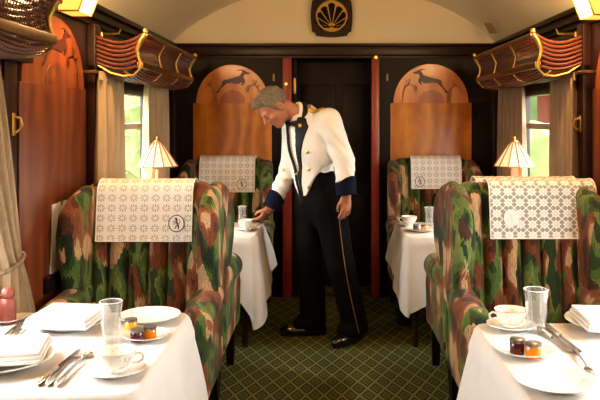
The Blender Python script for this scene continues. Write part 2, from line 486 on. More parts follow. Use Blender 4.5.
# ceiling: shallow barrel vault with coved sides
prof = [(1.35, -.02), (1.33, .0), (1.30, .035), (1.26, .075), (1.19, .135), (1.10, .195), (.98, .265), (.83, .335), (.66, .39), (.49, .43), (.25, .46), (0, .47)]
prof = prof + [(-a, z) for a, z in prof[-2::-1]]
b = B(); NP = len(prof)
b.grid(lambda u, v: Vector((XC + prof[round(v * (NP - 1))][0], YB + (YE + .05 - YB) * u, EAVE + prof[round(v * (NP - 1))][1])), 40, NP - 1)
b.solid(-.02); struct(b.build('ceiling', 'cream', ang=60))
b = B(); b.prism([(XC + a, EAVE + z - .002) for a, z in prof[1:-1]] + [(XL, 2.04), (XR, 2.04)][::1], (0, YE, 0), (1, 0, 0), (0, 0, 1), -.03)
struct(b.build('wall_gable', 'cream'), 'cream rounded wall above the end cornice')
# cornices, pillars, skirting along the sides
n = 4
for side, x, s in (('left', XL, 1), ('right', XR, -1)):
    b = B()
    b.box((x, YB, 1.985), (x + s * .045, YE, 2.03), .008); b.box((x, YB, 2.03), (x + s * .065, YE, 2.06), .006); b.box((x, YB, 1.955), (x + s * .02, YE, 1.985), .004)
    struct(b.build('trim_%d' % n, 'blackwood'), 'dark cornice along the %s side' % side); n += 1
    b = B()
    b.box((x, 3.90, 0), (x + s * .045, 4.0, 1.96), .008); b.box((x, 2.87, 0), (x + s * .012, 2.985, 1.96), .004)
    struct(b.build('trim_%d' % n, 'mahogany'), 'dark pilasters beside the windows'); n += 1
    b = B(); b.box((x, 5.56, 0), (x + s * .04, 5.66, 1.96), .008); b.box((x, YE - .09, 0), (x + s * .05, YE, 1.96), .008)
    struct(b.build('trim_%d' % n, 'mahogany'), 'dark pilasters at the end corner'); n += 1
    b = B()
    for w in (FAR_W, NEAR_W): b.box((x, w[0] - .16, 1.685), (x + s * .05, w[1] + .14, 1.745), .006)
    struct(b.build('trim_%d' % n, 'blackwood'), 'dark pelmet boards over the windows'); n += 1
    b = B(); b.box((x, YB, 0), (x + s * .02, YE, .12), .005); struct(b.build('baseboard_' + side, 'blackwood'))

# vestibule behind the doorway
b = B()
VY = 6.42
b.box((DX0 - .5, VY, 0), (DX1 + .5, VY + .04, 2.2)); b.box((DX0 - .5, YE + .05, 1.99), (DX1 + .5, VY, 2.04))
b.box((DX0 - .54, YE + .05, 0), (DX0 - .5, VY, 2.1)); b.box((DX1 + .5, YE + .05, 0), (DX1 + .54, VY, 2.1))
for x0, x1 in ((-.2, .1), (.16, .40)):
    for z0, z1 in ((.12, .8), (.9, 1.75)):
        b.box((x0, VY - .018, z0), (x1, VY - .002, z1), .01)
struct(b.build('wall_vestibule', 'blackwood'), 'dark panelled vestibule wall behind the doorway')
d = thing('sliding_door', 'dark panelled door standing open inside the end doorway', 'door', (DX0 + .005, YE + .07, 0))
b = B(); b.box((0, 0, .01), (.035, .28, 1.94), .004); b.build('door_leaf', 'blackwood', d)
b = B(); b.box((.002, -.012, .012), (.03, -.001, 1.93)); b.build('edge_strip', 'blackwood', d)
b = B(); b.box((.006, -.02, 1.66), (.026, -.012, 1.79), .002); b.lathe([(0, 0), (.006, 0), (.006, .008), (0, .008)], (.016, -.02, 1.70), 10, mat=None); b.build('lock_plate', 'brass', d)
b = B(); b.box((DX0 - .05, YE - .02, .0), (DX1 + .04, YE + .05, .008), .002); tag(b.build('threshold_strip', 'darkbrass'), 'thin brass strip across the doorway floor', 'threshold')

# window frames
wn = 1
for side, x, s in (('left', XL, 1), ('right', XR, -1)):
    for w in (FAR_W, NEAR_W):
        far = w is FAR_W
        o = bpy.data.objects.new('window_%d' % wn, None); C.objects.link(o); struct(o); o.location = (x - s * .04, (w[0] + w[1]) / 2, SILL); wn += 1
        hw, hz = (w[1] - w[0]) / 2, HEAD - SILL
        b = B()
        b.box((-.04, -hw, 0), (.04, hw, .04), .004); b.box((-.04, -hw, hz - .05), (.04, hw, hz), .004)
        b.box((-.04, -hw, 0), (.04, -hw + .05, hz), .004); b.box((-.04, hw - .05, 0), (.04, hw, hz), .004)
        b.build('window_frame', 'mahogany', o)
        b = B(); b.box((-.03, -hw + .05, .565), (.03, hw - .05, .605), .006); b.build('transom', 'transom', o)
        m0 = -.12 if far else 0
        b = B(); b.box((-.015, m0 - .014, .605), (.015, m0 + .014, hz - .05), .004); b.build('mullion', 'transom', o)
        b = B(); b.box((-.003, -hw + .05, .04), (.003, hw - .05, .565)); b.build('lower_pane', 'pane', o)
        b = B(); b.box((-.003, -hw + .05, .605), (.003, m0 - .014, hz - .05)); b.box((-.003, m0 + .014, .605), (.003, hw - .05, hz - .05)); b.build('upper_pane', 'pane', o)
        b = B(); b.box((s * .04, -hw, -.03), (s * .075, hw, 0), .005); b.build('window_sill', 'mahogany', o)

# ------------------------------------------------------------------ marquetry panels
ANT = [(148,255),(165,246),(185,212),(205,196),(225,180),(255,174),(290,180),(318,182),(334,168),(343,175),(330,190),(345,191),(361,172),(363,150),(351,140),(353,120),(361,110),(385,111),(402,104),(398,98),(376,93),(362,82),(335,74),(314,77),(299,85),(315,82),(336,83),(343,92),(331,105),(325,119),(300,128),(260,140),(230,147),(205,152),(188,166),(190,180),(178,202),(163,226),(147,241)]
ANT = [((x - 268) / 919, (325 - y) / 919) for x, y in ANT]
SPR = [[(152,322),(148,280),(143,250),(122,218),(100,200),(80,196),(62,206),(50,228),(53,246)],[(134,322),(133,285),(128,262),(112,240)],[(98,198),(92,182),(80,176)],[(98,196),(102,180),(110,158)],
       [(378,240),(368,222),(378,204),(400,194),(430,190),(452,204),(468,236),(474,280),(474,322)],[(388,240),(384,222),(396,210)],[(430,188),(424,168),(424,146)],[(432,188),(444,170),(450,150)],[(452,204),(462,196),(474,192)]]
SPR = [[((x - 268) / 919, (325 - y) / 919) for x, y in q] for q in SPR]
def spiral(c, r, a0, turns, sgn, n=26):
    return [(c[0] + sgn * r * (1 - .72 * i / n) * math.cos(a0 + turns * 2 * PI * i / n), c[1] + r * (1 - .72 * i / n) * math.sin(a0 + turns * 2 * PI * i / n)) for i in range(n + 1)]
def strip(b, pts, w, o=(0, -.0075, 0)):
    for (p, q) in zip(pts, pts[1:]):
        p, q = Vector((p[0], p[1])), Vector((q[0], q[1])); t = (q - p).normalized(); nn = Vector((-t.y, t.x)) * w / 2; t = t * w * .2
        b.prism([p - nn - t, q - nn + t, q + nn + t, p + nn - t], o, (1, 0, 0), (0, 0, 1), .0015)
def marquetry(label, loc, rz, W, zs, H, flip, mats):
    """arched veneer panel; local x across, front towards -y; zs spring height of the arch, H rise"""
    o = thing('marquetry_panel', label, 'panel', (loc[0], loc[1], 0), rz); hw = W / 2; z0 = .0
    b = B(); b.box((-hw, -.012, z0), (hw, 0, zs), .003)
    b.build('lower_veneer', mats[0], o)
    b = B(); pts = [(-hw + .025, zs)] + [(-(hw - .025) * math.cos(PI * i / 40), zs + H * math.sin(PI * i / 40)) for i in range(1, 40)] + [(hw - .025, zs)]
    b.prism(pts, (0, 0, 0), (1, 0, 0), (0, 0, 1), .009); b.build('arched_lunette', mats[1], o)
    b = B(); iw = hw * .32
    pts = [(-iw, zs - .02)] + [(-iw * math.cos(PI * i / 24), zs + H * .05 + H * .28 * math.sin(PI * i / 24)) for i in range(0, 25)] + [(iw, zs - .02)]
    b.prism(pts, (0, -.0012, 0), (1, 0, 0), (0, 0, 1), .0095); b.build('inner_arch', mats[2], o)
    f = -1 if flip else 1; kx, kz = W / .64, H / .312
    def place(q): return [(f * x * kx, zs + z * kz) for x, z in q]
    b = B(); b.prism(place(ANT), (0, -.0105, 0), (1, 0, 0), (0, 0, 1), .002); b.build('antelope_inlay', 'inlay_dark', o)
    for grp in (SPR[:4], SPR[4:]):
        b = B()
        for q in grp: strip(b, place(q), .0075 * kx)
        b.build('scrolled_plant_inlay', 'inlay_green', o)
    return o
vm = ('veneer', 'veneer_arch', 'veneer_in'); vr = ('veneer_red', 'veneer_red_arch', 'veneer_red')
marquetry('orange veneer panel with leaping antelope on the end partition, left of the doorway', (-.746, YE, 0), 0, .64, 1.582, .312, False, vm)
marquetry('orange veneer panel with leaping antelope on the end partition, right of the doorway', (.872, YE, 0), 0, .66, 1.582, .318, True, vm)
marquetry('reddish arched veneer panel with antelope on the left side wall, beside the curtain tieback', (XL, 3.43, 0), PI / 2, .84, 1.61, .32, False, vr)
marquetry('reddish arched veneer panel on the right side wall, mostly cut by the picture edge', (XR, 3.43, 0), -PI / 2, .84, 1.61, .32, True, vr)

# brass coat hooks and catches
def hook(label, loc, rz):
    o = thing('coat_hook', label, 'hook', loc, rz)
    b = B(); b.box((-.012, -.006, -.045), (.012, 0, .045), .003); b.build('back_plate', 'brass', o)
    b = B(); b.tube([(0, -.005, .03), (0, -.03, .022), (0, -.036, 0), (0, -.03, -.02), (0, -.012, -.032)], .0055, 8); b.build('hook_arm', 'brass', o)
hook('small brass hook between the near left curtain and the red panel', (XL + .012, 2.945, 1.435), PI / 2)
hook('small brass hook on the pilaster left of the far left window', (XL + .045, 3.95, 1.43), PI / 2)
hook('small brass hook on the pilaster right of the far right window', (XR - .045, 3.94, 1.43), -PI / 2)
for lab, x, z in (('tiny brass door catch high beside the left orange panel', -.41, 1.79), ('tiny brass door catch high beside the right orange panel', .515, 1.79)):
    o = thing('door_catch', lab, 'catch', (x, YE, z))
    b = B(); b.box((-.008, -.01, -.03), (.008, 0, .03), .003); b.build('plate', 'darkbrass', o)
    b = B(); b.lathe([(0, 0), (.008, .0), (.009, .01), (0, .014)], (0, 0, 0), 12, mat=Matrix.Translation((0, -.01, 0)) @ Matrix.Rotation(PI / 2, 4, 'X')); b.build('knob', 'darkbrass', o)
for lab, x, z in (('brass-rimmed glow standing for a reflection on the left door post', DX0 - .045, 1.735), ('round brass lamp on top of the right door post', DX1 + .035, 1.95)):
    o = thing('post_glow', lab, 'lamp', (x, YE - .05, z))  # left one is a glowing reflection built as a lit lens
    b = B(); b.lathe([(0, 0), (.02, 0), (.02, .006), (.014, .012), (0, .014)], (0, 0, 0), 20, mat=Matrix.Rotation(PI / 2, 4, 'X')); b.build('bezel', 'brass', o)
    b = B(); b.lathe([(.012, .012), (.011, .02), (.006, .026), (0, .028)], (0, 0, 0), 16, mat=Matrix.Rotation(PI / 2, 4, 'X')); b.build('lens', 'lampglass', o)

# emblem on the gable
o = thing('fan_emblem', 'dark square emblem with gold ring and black fan above the doorway', 'emblem', (.062, YE - .03, 2.285))
h = .158; q = .03; pts = []
def arc(x0, y0, x1, y1, bulge, n=8):
    v = []
    for i in range(n + 1):
        t = i / n; mx, my = x0 + (x1 - x0) * t, y0 + (y1 - y0) * t; nx, ny = (y1 - y0), -(x1 - x0); L = math.hypot(nx, ny); k = bulge * math.sin(PI * t); v.append((mx + nx / L * k, my + ny / L * k))
    return v
pts = arc(-h + q, -h, h - q, -h, .012) + [(h - q, -h + .012), (h - .012, -h + q)] + arc(h, -h + q, h, h - q, .012) + [(h - .012, h - q), (h - q, h - .012)] + arc(h - q, h, -h + q, h, .012) + [(-h + q, h - .012), (-h + .012, h - q)] + arc(-h, h - q, -h, -h + q, .012) + [(-h + .012, -h + q), (-h + q, -h + .012)]
b = B(); b.prism(pts, (0, 0, 0), (1, 0, 0), (0, 0, 1), .022); b.build('board', 'emblem_board', o)
b = B(); b.prism([(.128 * math.cos(2 * PI * i / 64), .128 * math.sin(2 * PI * i / 64)) for i in range(64)], (0, -.022, 0), (1, 0, 0), (0, 0, 1), .005); b.build('gold_disc', 'goldmatte', o)
F0 = (0, -.085)
for i in range(9):
    a = R(90 + (i - 4) * 23.5); rr = .193 - .0118 * abs(i - 4) * 1.45; hwid = .030 - .0018 * abs(i - 4)
    d0 = Vector((math.cos(a), math.sin(a))); pn = Vector((-d0.y, d0.x)); f0 = Vector(F0)
    if abs(i - 4) == 4: rr = .105
    b = B(); b.prism([f0 + d0 * .030 - pn * .004, f0 + d0 * rr * .93 - pn * hwid, f0 + d0 * rr, f0 + d0 * rr * .93 + pn * hwid, f0 + d0 * .030 + pn * .004], (0, -.027, 0), (1, 0, 0), (0, 0, 1), .003); b.build('fan_blade', 'emblem_black', o)
b = B(); b.prism([(-.055, -.088), (-.03, -.075), (-.012, -.085), (0, -.075), (.012, -.085), (.03, -.075), (.055, -.088), (.03, -.1), (.01, -.094), (0, -.088), (-.01, -.094), (-.03, -.1)], (0, -.027, 0), (1, 0, 0), (0, 0, 1), .003); b.build('scroll_foot', 'emblem_black', o)
b = B(); b.tube([(.121 * math.cos(2 * PI * i / 64), -.027, .121 * math.sin(2 * PI * i / 64)) for i in range(65)], .007, 8, False); b.build('gold_ring', 'goldmatte', o)

# ceiling vent slots
b = B()
for i in range(6): b.box((1.19 + i * .012, 5.5 + i * .02, 2.150 - i * .010), (1.25 + i * .012, 5.507 + i * .02, 2.170 - i * .010))
tag(b.build('ceiling_vent', 'grille'), 'small dark slotted vent in the cove above the right rack', 'vent')

# ------------------------------------------------------------------ luggage racks
def rack(label, x, s, y0, y1, nrib):
    """s=+1 projects towards +x; y0 near end"""
    o = thing('luggage_rack', label, 'luggage rack', (x, (y0 + y1) / 2, 1.7)); L = (y1 - y0) / 2
    # section: from the wall at the top front rail round to the wall at the bottom (x out from wall, z above 1.7)
    sec = [(.30, .205), (.275, .17), (.255, .125), (.262, .085), (.275, .05), (.268, .02), (.235, -.012), (.18, -.018), (.11, .0), (.04, .045), (.015, .06)]
    P = lambda u, y, z: Vector((s * u, y, z))
    for y in [(-L + 2 * L * i / nrib) for i in range(nrib + 1)]:
        b = B(); b.tube([P(u + .004, y, z) for u, z in sec], .0065, 8); b.build('rib', 'brass', o)
    b = B(); b.tube([P(.30, -L, .205), P(.30, L, .205)], .012, 10); b.build('top_rail', 'darkbrass', o)
    b = B(); b.box((min(s * .255, s * .29), -L, .025), (max(s * .255, s * .29), L, .058), .004); b.build('lower_rail', 'darkbrass', o)
    # netting: many fine cords along the rack and across it
    b = B()
    fine = []
    for (p, q) in zip(sec, sec[1:]):
        m = max(1, int(math.hypot(q[0] - p[0], q[1] - p[1]) / .014))
        fine += [(p[0] + (q[0] - p[0]) * i / m, p[1] + (q[1] - p[1]) * i / m) for i in range(m)]
    for u, z in fine[1:]:
        sg = .022 * max(0, min(1, (.09 - z) / .06)); so = .012 * max(0, min(1, (z - .02) / .1)) * max(0, min(1, (.19 - z) / .05))
        b.tube([P(u - .004 - so * abs(math.sin(PI * nrib * q / 24)), -L + 2 * L * q / 24, z - sg * abs(math.sin(PI * nrib * q / 24))) for q in range(25)], .0035, 5)
    k = int(2 * L / .022)
    for i in range(1, k): b.tube([P(u - .004, -L + 2 * L * i / k, z) for u, z in sec], .0022, 4)
    b.build('netting', 'rackwood', o)
    # end brackets of nested bent-wood slats
    for e in (-L, L):
        b = B()
        for i in range(7):
            t = i / 6
            a0 = (.015, .20 - .135 * t); a1 = (.29 - .035 * min(1, t * 1.6), .205 - .17 * t)
            sag = .055 - .02 * t
            pts = []
            for j in range(13):
                w = j / 12; pts.append(P(a0[0] + (a1[0] - a0[0]) * w, e, a0[1] + (a1[1] - a0[1]) * w - sag * math.sin(PI * w) * (.55 + .45 * w)))
            b.tube(pts, .0095, 8, flat=1.2)
        b.build('end_slats', 'rackwood', o)
        b = B(); b.tube([P(u, e, z) for u, z in sec[:6]], [.018, .018, .013, .009, .008, .008], 10)
        b.lathe([(0, -.016), (.014, -.012), (.018, 0), (.014, .012), (0, .016)], tuple(P(.30, e, .222)), 12); b.build('scroll_bracket', 'brass', o)
    for y in (-L + .15, L - .15):
        b = B(); b.box(tuple(P(-.0, y - .012, .2)), tuple(P(.03, y + .012, .235)), .003); b.tube([P(.02, y, .225), P(.12, y, .225), P(.13, y, .25)], .006, 8)
        b.build('wall_stay', 'brass', o)
    return o
rack('long netted luggage rack over the far left window', XL, 1, 3.93, 5.45, 3)
rack('netted luggage rack cut by the upper left picture corner', XL, 1, 1.15, 2.665, 3)
rack('long netted luggage rack over the far right window', XR, -1, 3.93, 5.45, 3)

# ------------------------------------------------------------------ wall lamps
def wall_lamp(label, x, s, y):
    o = thing('wall_lamp', label, 'wall lamp', (x, y, 1.955))
    X = lambda a: s * a
    b = B(); b.box((min(0, X(.03)), -.08, .01), (max(0, X(.03)), .08, .15), .004); b.build('back_plate', 'darkbrass', o)
    b = B()
    b.prism([(X(.025), 0), (X(.12), .0), (X(.17), .13), (X(.025), .13)], (0, -.09, 0), (1, 0, 0), (0, 0, 1), -.18)
    b.build('glass_shade', 'lampglass', o)
    for e in (-.092, .092):
        b = B(); b.tube([(X(.025), e, 0), (X(.12), e, 0), (X(.17), e, .13)], .005, 6); b.build('edge_strip', 'brass', o)
    l = bpy.data.lights.new('lamp_light', 'POINT'); l.energy = 20; l.color = (1, .60, .26); l.shadow_soft_size = .06
    lo = bpy.data.objects.new('lamp_light', l); C.objects.link(lo); lo.parent = o; lo.location = (X(.21), 0, .06)
    return o
wall_lamp('glowing amber glass wall lamp above the left red panel', XL, 1, 3.50)
for x_, s_, y_ in ((XL, 1, 1.08), (XR, -1, 1.08), (XL, 1, -1.6), (XR, -1, -1.6)): wall_lamp('added amber glass wall lamp out of view, further back along the %s side' % ('left' if s_ > 0 else 'right'), x_, s_, y_)['group'] = 'added wall lamps out of view'  # unseen lamps added to brighten the ceiling and near bay
wall_lamp('glowing amber glass wall lamp at the upper right picture corner', XR, -1, 3.63)

# ------------------------------------------------------------------ curtains
def curtain(label, mat, x, s, y0, y1, z0, z1, nf, amp, edge=None):
    o = thing('curtain', label, 'curtain', (x + s * .07, (y0 + y1) / 2, z0)); cy = (y0 + y1) / 2
    ph = random.random() * 6
    def fn(u, v):
        z = z0 + (z1 - z0) * v
        a, c = (y0, y1) if edge is None else edge(z)
        y = a + (c - a) * u
        f = math.sin(u * nf * 2 * PI + ph + .8 * math.sin(u * 5 + ph)) + .35 * math.sin(u * nf * 4.6 * PI + 2 * ph)
        k = amp * (1 - .45 * v) * (1 if edge is None else .9)
        return Vector((s * k * f, y + .012 * math.sin(z * 4 + u * 9) - cy, z - z0))
    b = B(); b.grid(fn, nf * 14, 30); b.solid(.003); b.build('drape', mat, o, ang=80)
    b = B(); b.grid(lambda u, v: Vector((s * (.010 * math.sin(u * nf * 6 * PI) + .006), y0 + (y1 - y0) * u - cy if edge is None else edge(z1)[0] + (edge(z1)[1] - edge(z1)[0]) * u - cy, z1 - z0 - .012 + .045 * v)), nf * 18, 3); b.solid(.003)
    b.build('heading_ruffle', mat, o, ang=80)
    return o
curtain('beige curtain at the near side of the far left window', 'curtain', XL, 1, 3.86, 4.29, .70, 1.672, 5, .034)
curtain('beige curtain at the far side of the far left window, behind the lamp', 'curtain', XL, 1, 4.86, 5.58, .70, 1.672, 8, .034)
curtain('taupe curtain at the far side of the far right window, behind the lamp', 'curtain_grey', XR, -1, 5.0, 5.62, .70, 1.672, 6, .034)
curtain('brown curtain at the near side of the far right window', 'curtain_grey', XR, -1, 3.93, 4.34, .70, 1.672, 5, .034)
def near_edge(z):
    if z > .915:
        t = (z - .915) / (1.67 - .915); far = 2.86 - .19 * t ** 1.2; near = 2.70 - .32 * t ** .7
    else:
        t = (.915 - z) / (.915 - .2); far = 2.86 + .24 * min(1, t * 1.7) ** .8; near = 2.70 - .10 * t
    return near, far
cu = curtain('pale beige tied-back curtain along the left picture edge', 'curtain', XL, 1, 2.38, 2.86, .20, 1.672, 5, .034, near_edge)
b = B(); b.tube([(.035 * math.cos(t) * 1.0, .10 * math.sin(t) + .16, .715 + .02 * math.sin(t)) for t in [2 * PI * i / 24 for i in range(25)]], .008, 8, False); b.build('tieback_cord', 'curtain_grey', cu)
for side, x, s in (('left', XL, 1), ('right', XR, -1)):
    o = thing('curtain_rail', 'dark curtain rail above the far %s window' % side, 'curtain rail', (x, 4.73, 1.70))
    b = B(); b.tube([(s * .07, -.92, 0), (s * .07, .92, 0)], .009, 10); b.build('rail', 'darkbrass', o)
    for y in (-.9, .9):
        b = B(); b.box((min(0, s * .075), y - .008, -.008), (max(0, s * .075), y + .008, .008), .002); b.build('bracket', 'darkbrass', o)

# ------------------------------------------------------------------ wing armchairs
def yc(z): return .225 + .100 * (z - .45) / .69
def chair_meshes():
    out = []
    v = .0085
    f = Field((-.36, .05, .26), (.36, .42, 1.18), .0062)
    def back(x, y, z):
        bul = .066 * np.abs(np.sin(PI * (x) / .098)) ** .42
        yy = y - (.225 + .100 * (z - .45) / .69)
        d2 = sd_box2(x, z - .72, .335, .423, .10)
        return extrude(d2, yy - .016, .036, .03) - bul * (yy < 0) * np.clip((1.13 - z) / .05, .25, 1) * np.clip(-d2 / .04, 0, 1)
    f.add(back); out.append(('backrest', f.mesh('backrest')))
    wingP = [(.36, .50), (.37, .9), (.375, 1.07), (.335, 1.128), (.24, 1.135), (.10, 1.10), (.015, 1.03), (-.012, .93), (.0, .82), (.035, .72), (.05, .60), (.12, .5)]
    for s in (-1, 1):
        f = Field((-.44, -.08, .40), (.44, .46, 1.20), v)
        def wing(x, y, z):
            xx = x - s * (.318 + .018 * np.clip((.25 - y) / .25, 0, 1)); d = sd_poly(y, z, wingP)
            return extrude(d, xx, .047, .046) - .012 * np.clip((.1 - y) / .1, 0, 1)
        f.add(wing); out.append(('wing', f.mesh('wing')))
    for s in (-1, 1):
        f = Field((-.46, -.46, .20), (.46, .32, .76), v)
        f.cap((s * .325, .18, .63), (s * .330, -.25, .60), .066, .074)
        f.add(lambda x, y, z: sd_box(x - s * .325, y + .03, z - .44, (.048, .29, .20), .04), k=.02)
        f.cap((s * .325, -.27, .50), (s * .325, -.30, .28), .062, .05, k=.03)
        out.append(('arm', f.mesh('arm')))
    f = Field((-.31, -.46, .30), (.31, .25, .54), v)
    f.add(lambda x, y, z: sd_box(x, y + .10, z - .41 - .02 * np.cos(np.clip(x / .28, -1, 1) * 1.5), (.272, .30, .062), .05)); out.append(('seat_cushion', f.mesh('seat_cushion')))
    f = Field((-.4, -.42, .18), (.4, .36, .36), v)
    f.add(lambda x, y, z: sd_box(x, y + .02, z - .28, (.355, .33, .07), .03)); out.append(('seat_rail', f.mesh('seat_rail')))
    return out
CH = None
def armchair(label, loc, rz):
    global CH
    if CH is not None: return dup(CH, label, loc, rz, 'wing armchairs in leaf patterned moquette')
    o = thing('wing_armchair', label, 'armchair', loc, rz, 'wing armchairs in leaf patterned moquette')
    for nm, me in chair_meshes(): link(nm, me, 'fabric_channel' if nm == 'backrest' else 'fabric', o, 60)
    for sx in (-1, 1):
        for y0, dy in ((-.30, -.02), (.27, .05)):
            b = B(); b.grid(lambda u, v: Vector((sx * .32 + (.030 - .008 * (1 - v)) * (1 if u in (.25, .5) else -1), y0 + dy * (1 - v) + (.030 - .008 * (1 - v)) * (1 if u in (.5, .75) else -1), .25 * v)), 4, 4, True)
            b.build('leg', 'blackwood', o)
    o.scale = (.94, 1, 1); CH = o; return o
c_nl = armchair('near left wing armchair with leaf moquette, facing the camera, lace over its top', (-.84, 3.31, 0), 0)
c_nr = armchair('near right wing armchair with leaf moquette, facing the camera, lace over its top', (.945, 3.31, 0), 0)
c_al = armchair('wing armchair turned away, back to back with the near left one', (-.855, 4.07, 0), PI)
c_ar = armchair('wing armchair turned away, back to back with the near right one', (.962, 4.07, 0), PI)
c_fl = armchair('far left wing armchair by the end partition, behind the small table', (-.747, 5.55, 0), 0)
c_fr = armchair('far right wing armchair by the end partition, behind the small table', (.845, 5.55, 0), 0)

# antimacassars
def antimac(label, cx, oy, w, drop, mat, crest, cmat, drop_b=.10, rev=False):
    o = thing('antimacassar', label, 'antimacassar', (cx, oy, 1.15), PI if rev else 0)
    path = []
    zt = 1.15
    for z in np.linspace(zt - drop, zt - .03, 14): path.append((yc(z) - .006 - .052 - .026 - .010, z))
    for a in np.linspace(0, PI, 9)[1:-1]:
        ym = yc(zt) - .015; path.append((ym - .07 * math.cos(a), zt - .02 + .034 * math.sin(a)))
    for z in np.linspace(zt - .03, zt - drop_b, 6): path.append((yc(z) + .062, z))
    L = [0]
    for p, q in zip(path, path[1:]): L.append(L[-1] + math.hypot(q[0] - p[0], q[1] - p[1]))
    b = B(); nu, nv = 96, len(path) - 1
    uvv = {}
    def fn(u, v):
        j = round(v * nv); y, z = path[j]; x = (u - .5) * w
        if j == 0: z += .006 * abs(math.sin(u * PI * w / .014))       # scalloped hem
        y -= .002 * math.sin(u * 17) * (1 if j < 14 else -1)
        return Vector((x, y, z - 1.15))
    b.grid(fn, nu, nv)
    uvl = b.bm.loops.layers.uv.new('UVMap')
    b.bm.verts.ensure_lookup_table(); b.bm.verts.index_update()
    for fa in b.bm.faces:
        for lp in fa.loops:
            i = lp.vert.index; j = i % (nv + 1); u = (i // (nv + 1)) / nu
            lp[uvl].uv = ((u - .5) * w + .026, L[j] + .01)
    ob = b.build('lace_cloth', mat, o, ang=80, recalc=False)
    # hem border
    for nm, pts in (('hem_edging', [(-.5 + i / 60) for i in range(61)]),):
        b = B(); b.tube([(u * w, path[0][0] - .002, path[0][1] - 1.15 + .002) for u in pts], .0035, 6)
        for sx in (-1, 1): b.tube([(sx * w / 2, y - .001, z - 1.15) for y, z in path], .003, 6)
        b.build(nm, 'embroid_white', o)
    if crest:
        px, pz = crest; py = yc(1.15 + pz) - .099
        tilt = .145
        P = lambda u, v: Vector((px + u, py + tilt * v - .001, pz + v))
        b = B(); rr = .036
        b.prism([(rr * .98 * math.cos(2 * PI * i / 40), rr * .98 * 1.05 * math.sin(2 * PI * i / 40)) for i in range(40)], P(0, 0) + Vector((0, .002, 0)), (1, 0, 0), (0, tilt, 1), .002); m_ = b.build('crest_ground', 'embroid_white', o)
        b = B()
        b.tube([P(rr * math.cos(2 * PI * i / 40), 1.06 * rr * math.sin(2 * PI * i / 40)) for i in range(41)], .0022, 6, False)
        # small rampant beast inside the ring
        for pts, r in ((((-.004, .022), (.002, .014), (.0, .004), (.006, -.006), (.012, -.018)), .0038), (((.0, .010), (-.010, .012), (-.017, .006)), .002), (((.0, .004), (-.010, .002), (-.014, -.006)), .002), (((.006, -.008), (-.002, -.014), (-.006, -.024)), .0025),
                       (((.012, -.018), (.008, -.024), (.014, -.027)), .002), (((.006, .0), (.014, .002), (.018, .010), (.013, .018)), .0018), (((-.008, .024), (-.002, .024), (.004, .018)), .003)):
            b.tube([P(u, v) for u, v in pts], r, 6)
        b.build('embroidered_crest', cmat, o)
    return o
antimac('white rosette lace cover with brown crest on the near left armchair', -.855, 3.31, .455, .275, 'lace_a', (.155, -.19), 'embroid_brown')
antimac('white flower lace cover with pale crest on the near right armchair', 1.045, 3.31, .51, .262, 'lace_b', (-.155, -.165), 'embroid_white')
antimac('small white lace cover with dark crest on the far left armchair', -.755, 5.55, .43, .265, 'lace_a', (.115, -.205), 'embroid_brown')
antimac('small white lace cover on the far right armchair', .875, 5.55, .39, .24, 'lace_a', (-.13, -.185), 'embroid_brown')
antimac('edge of a cream lace cover on the turned-away right armchair', 1.01, 4.07, .50, .2, 'lace_b', None, None, .08, True)

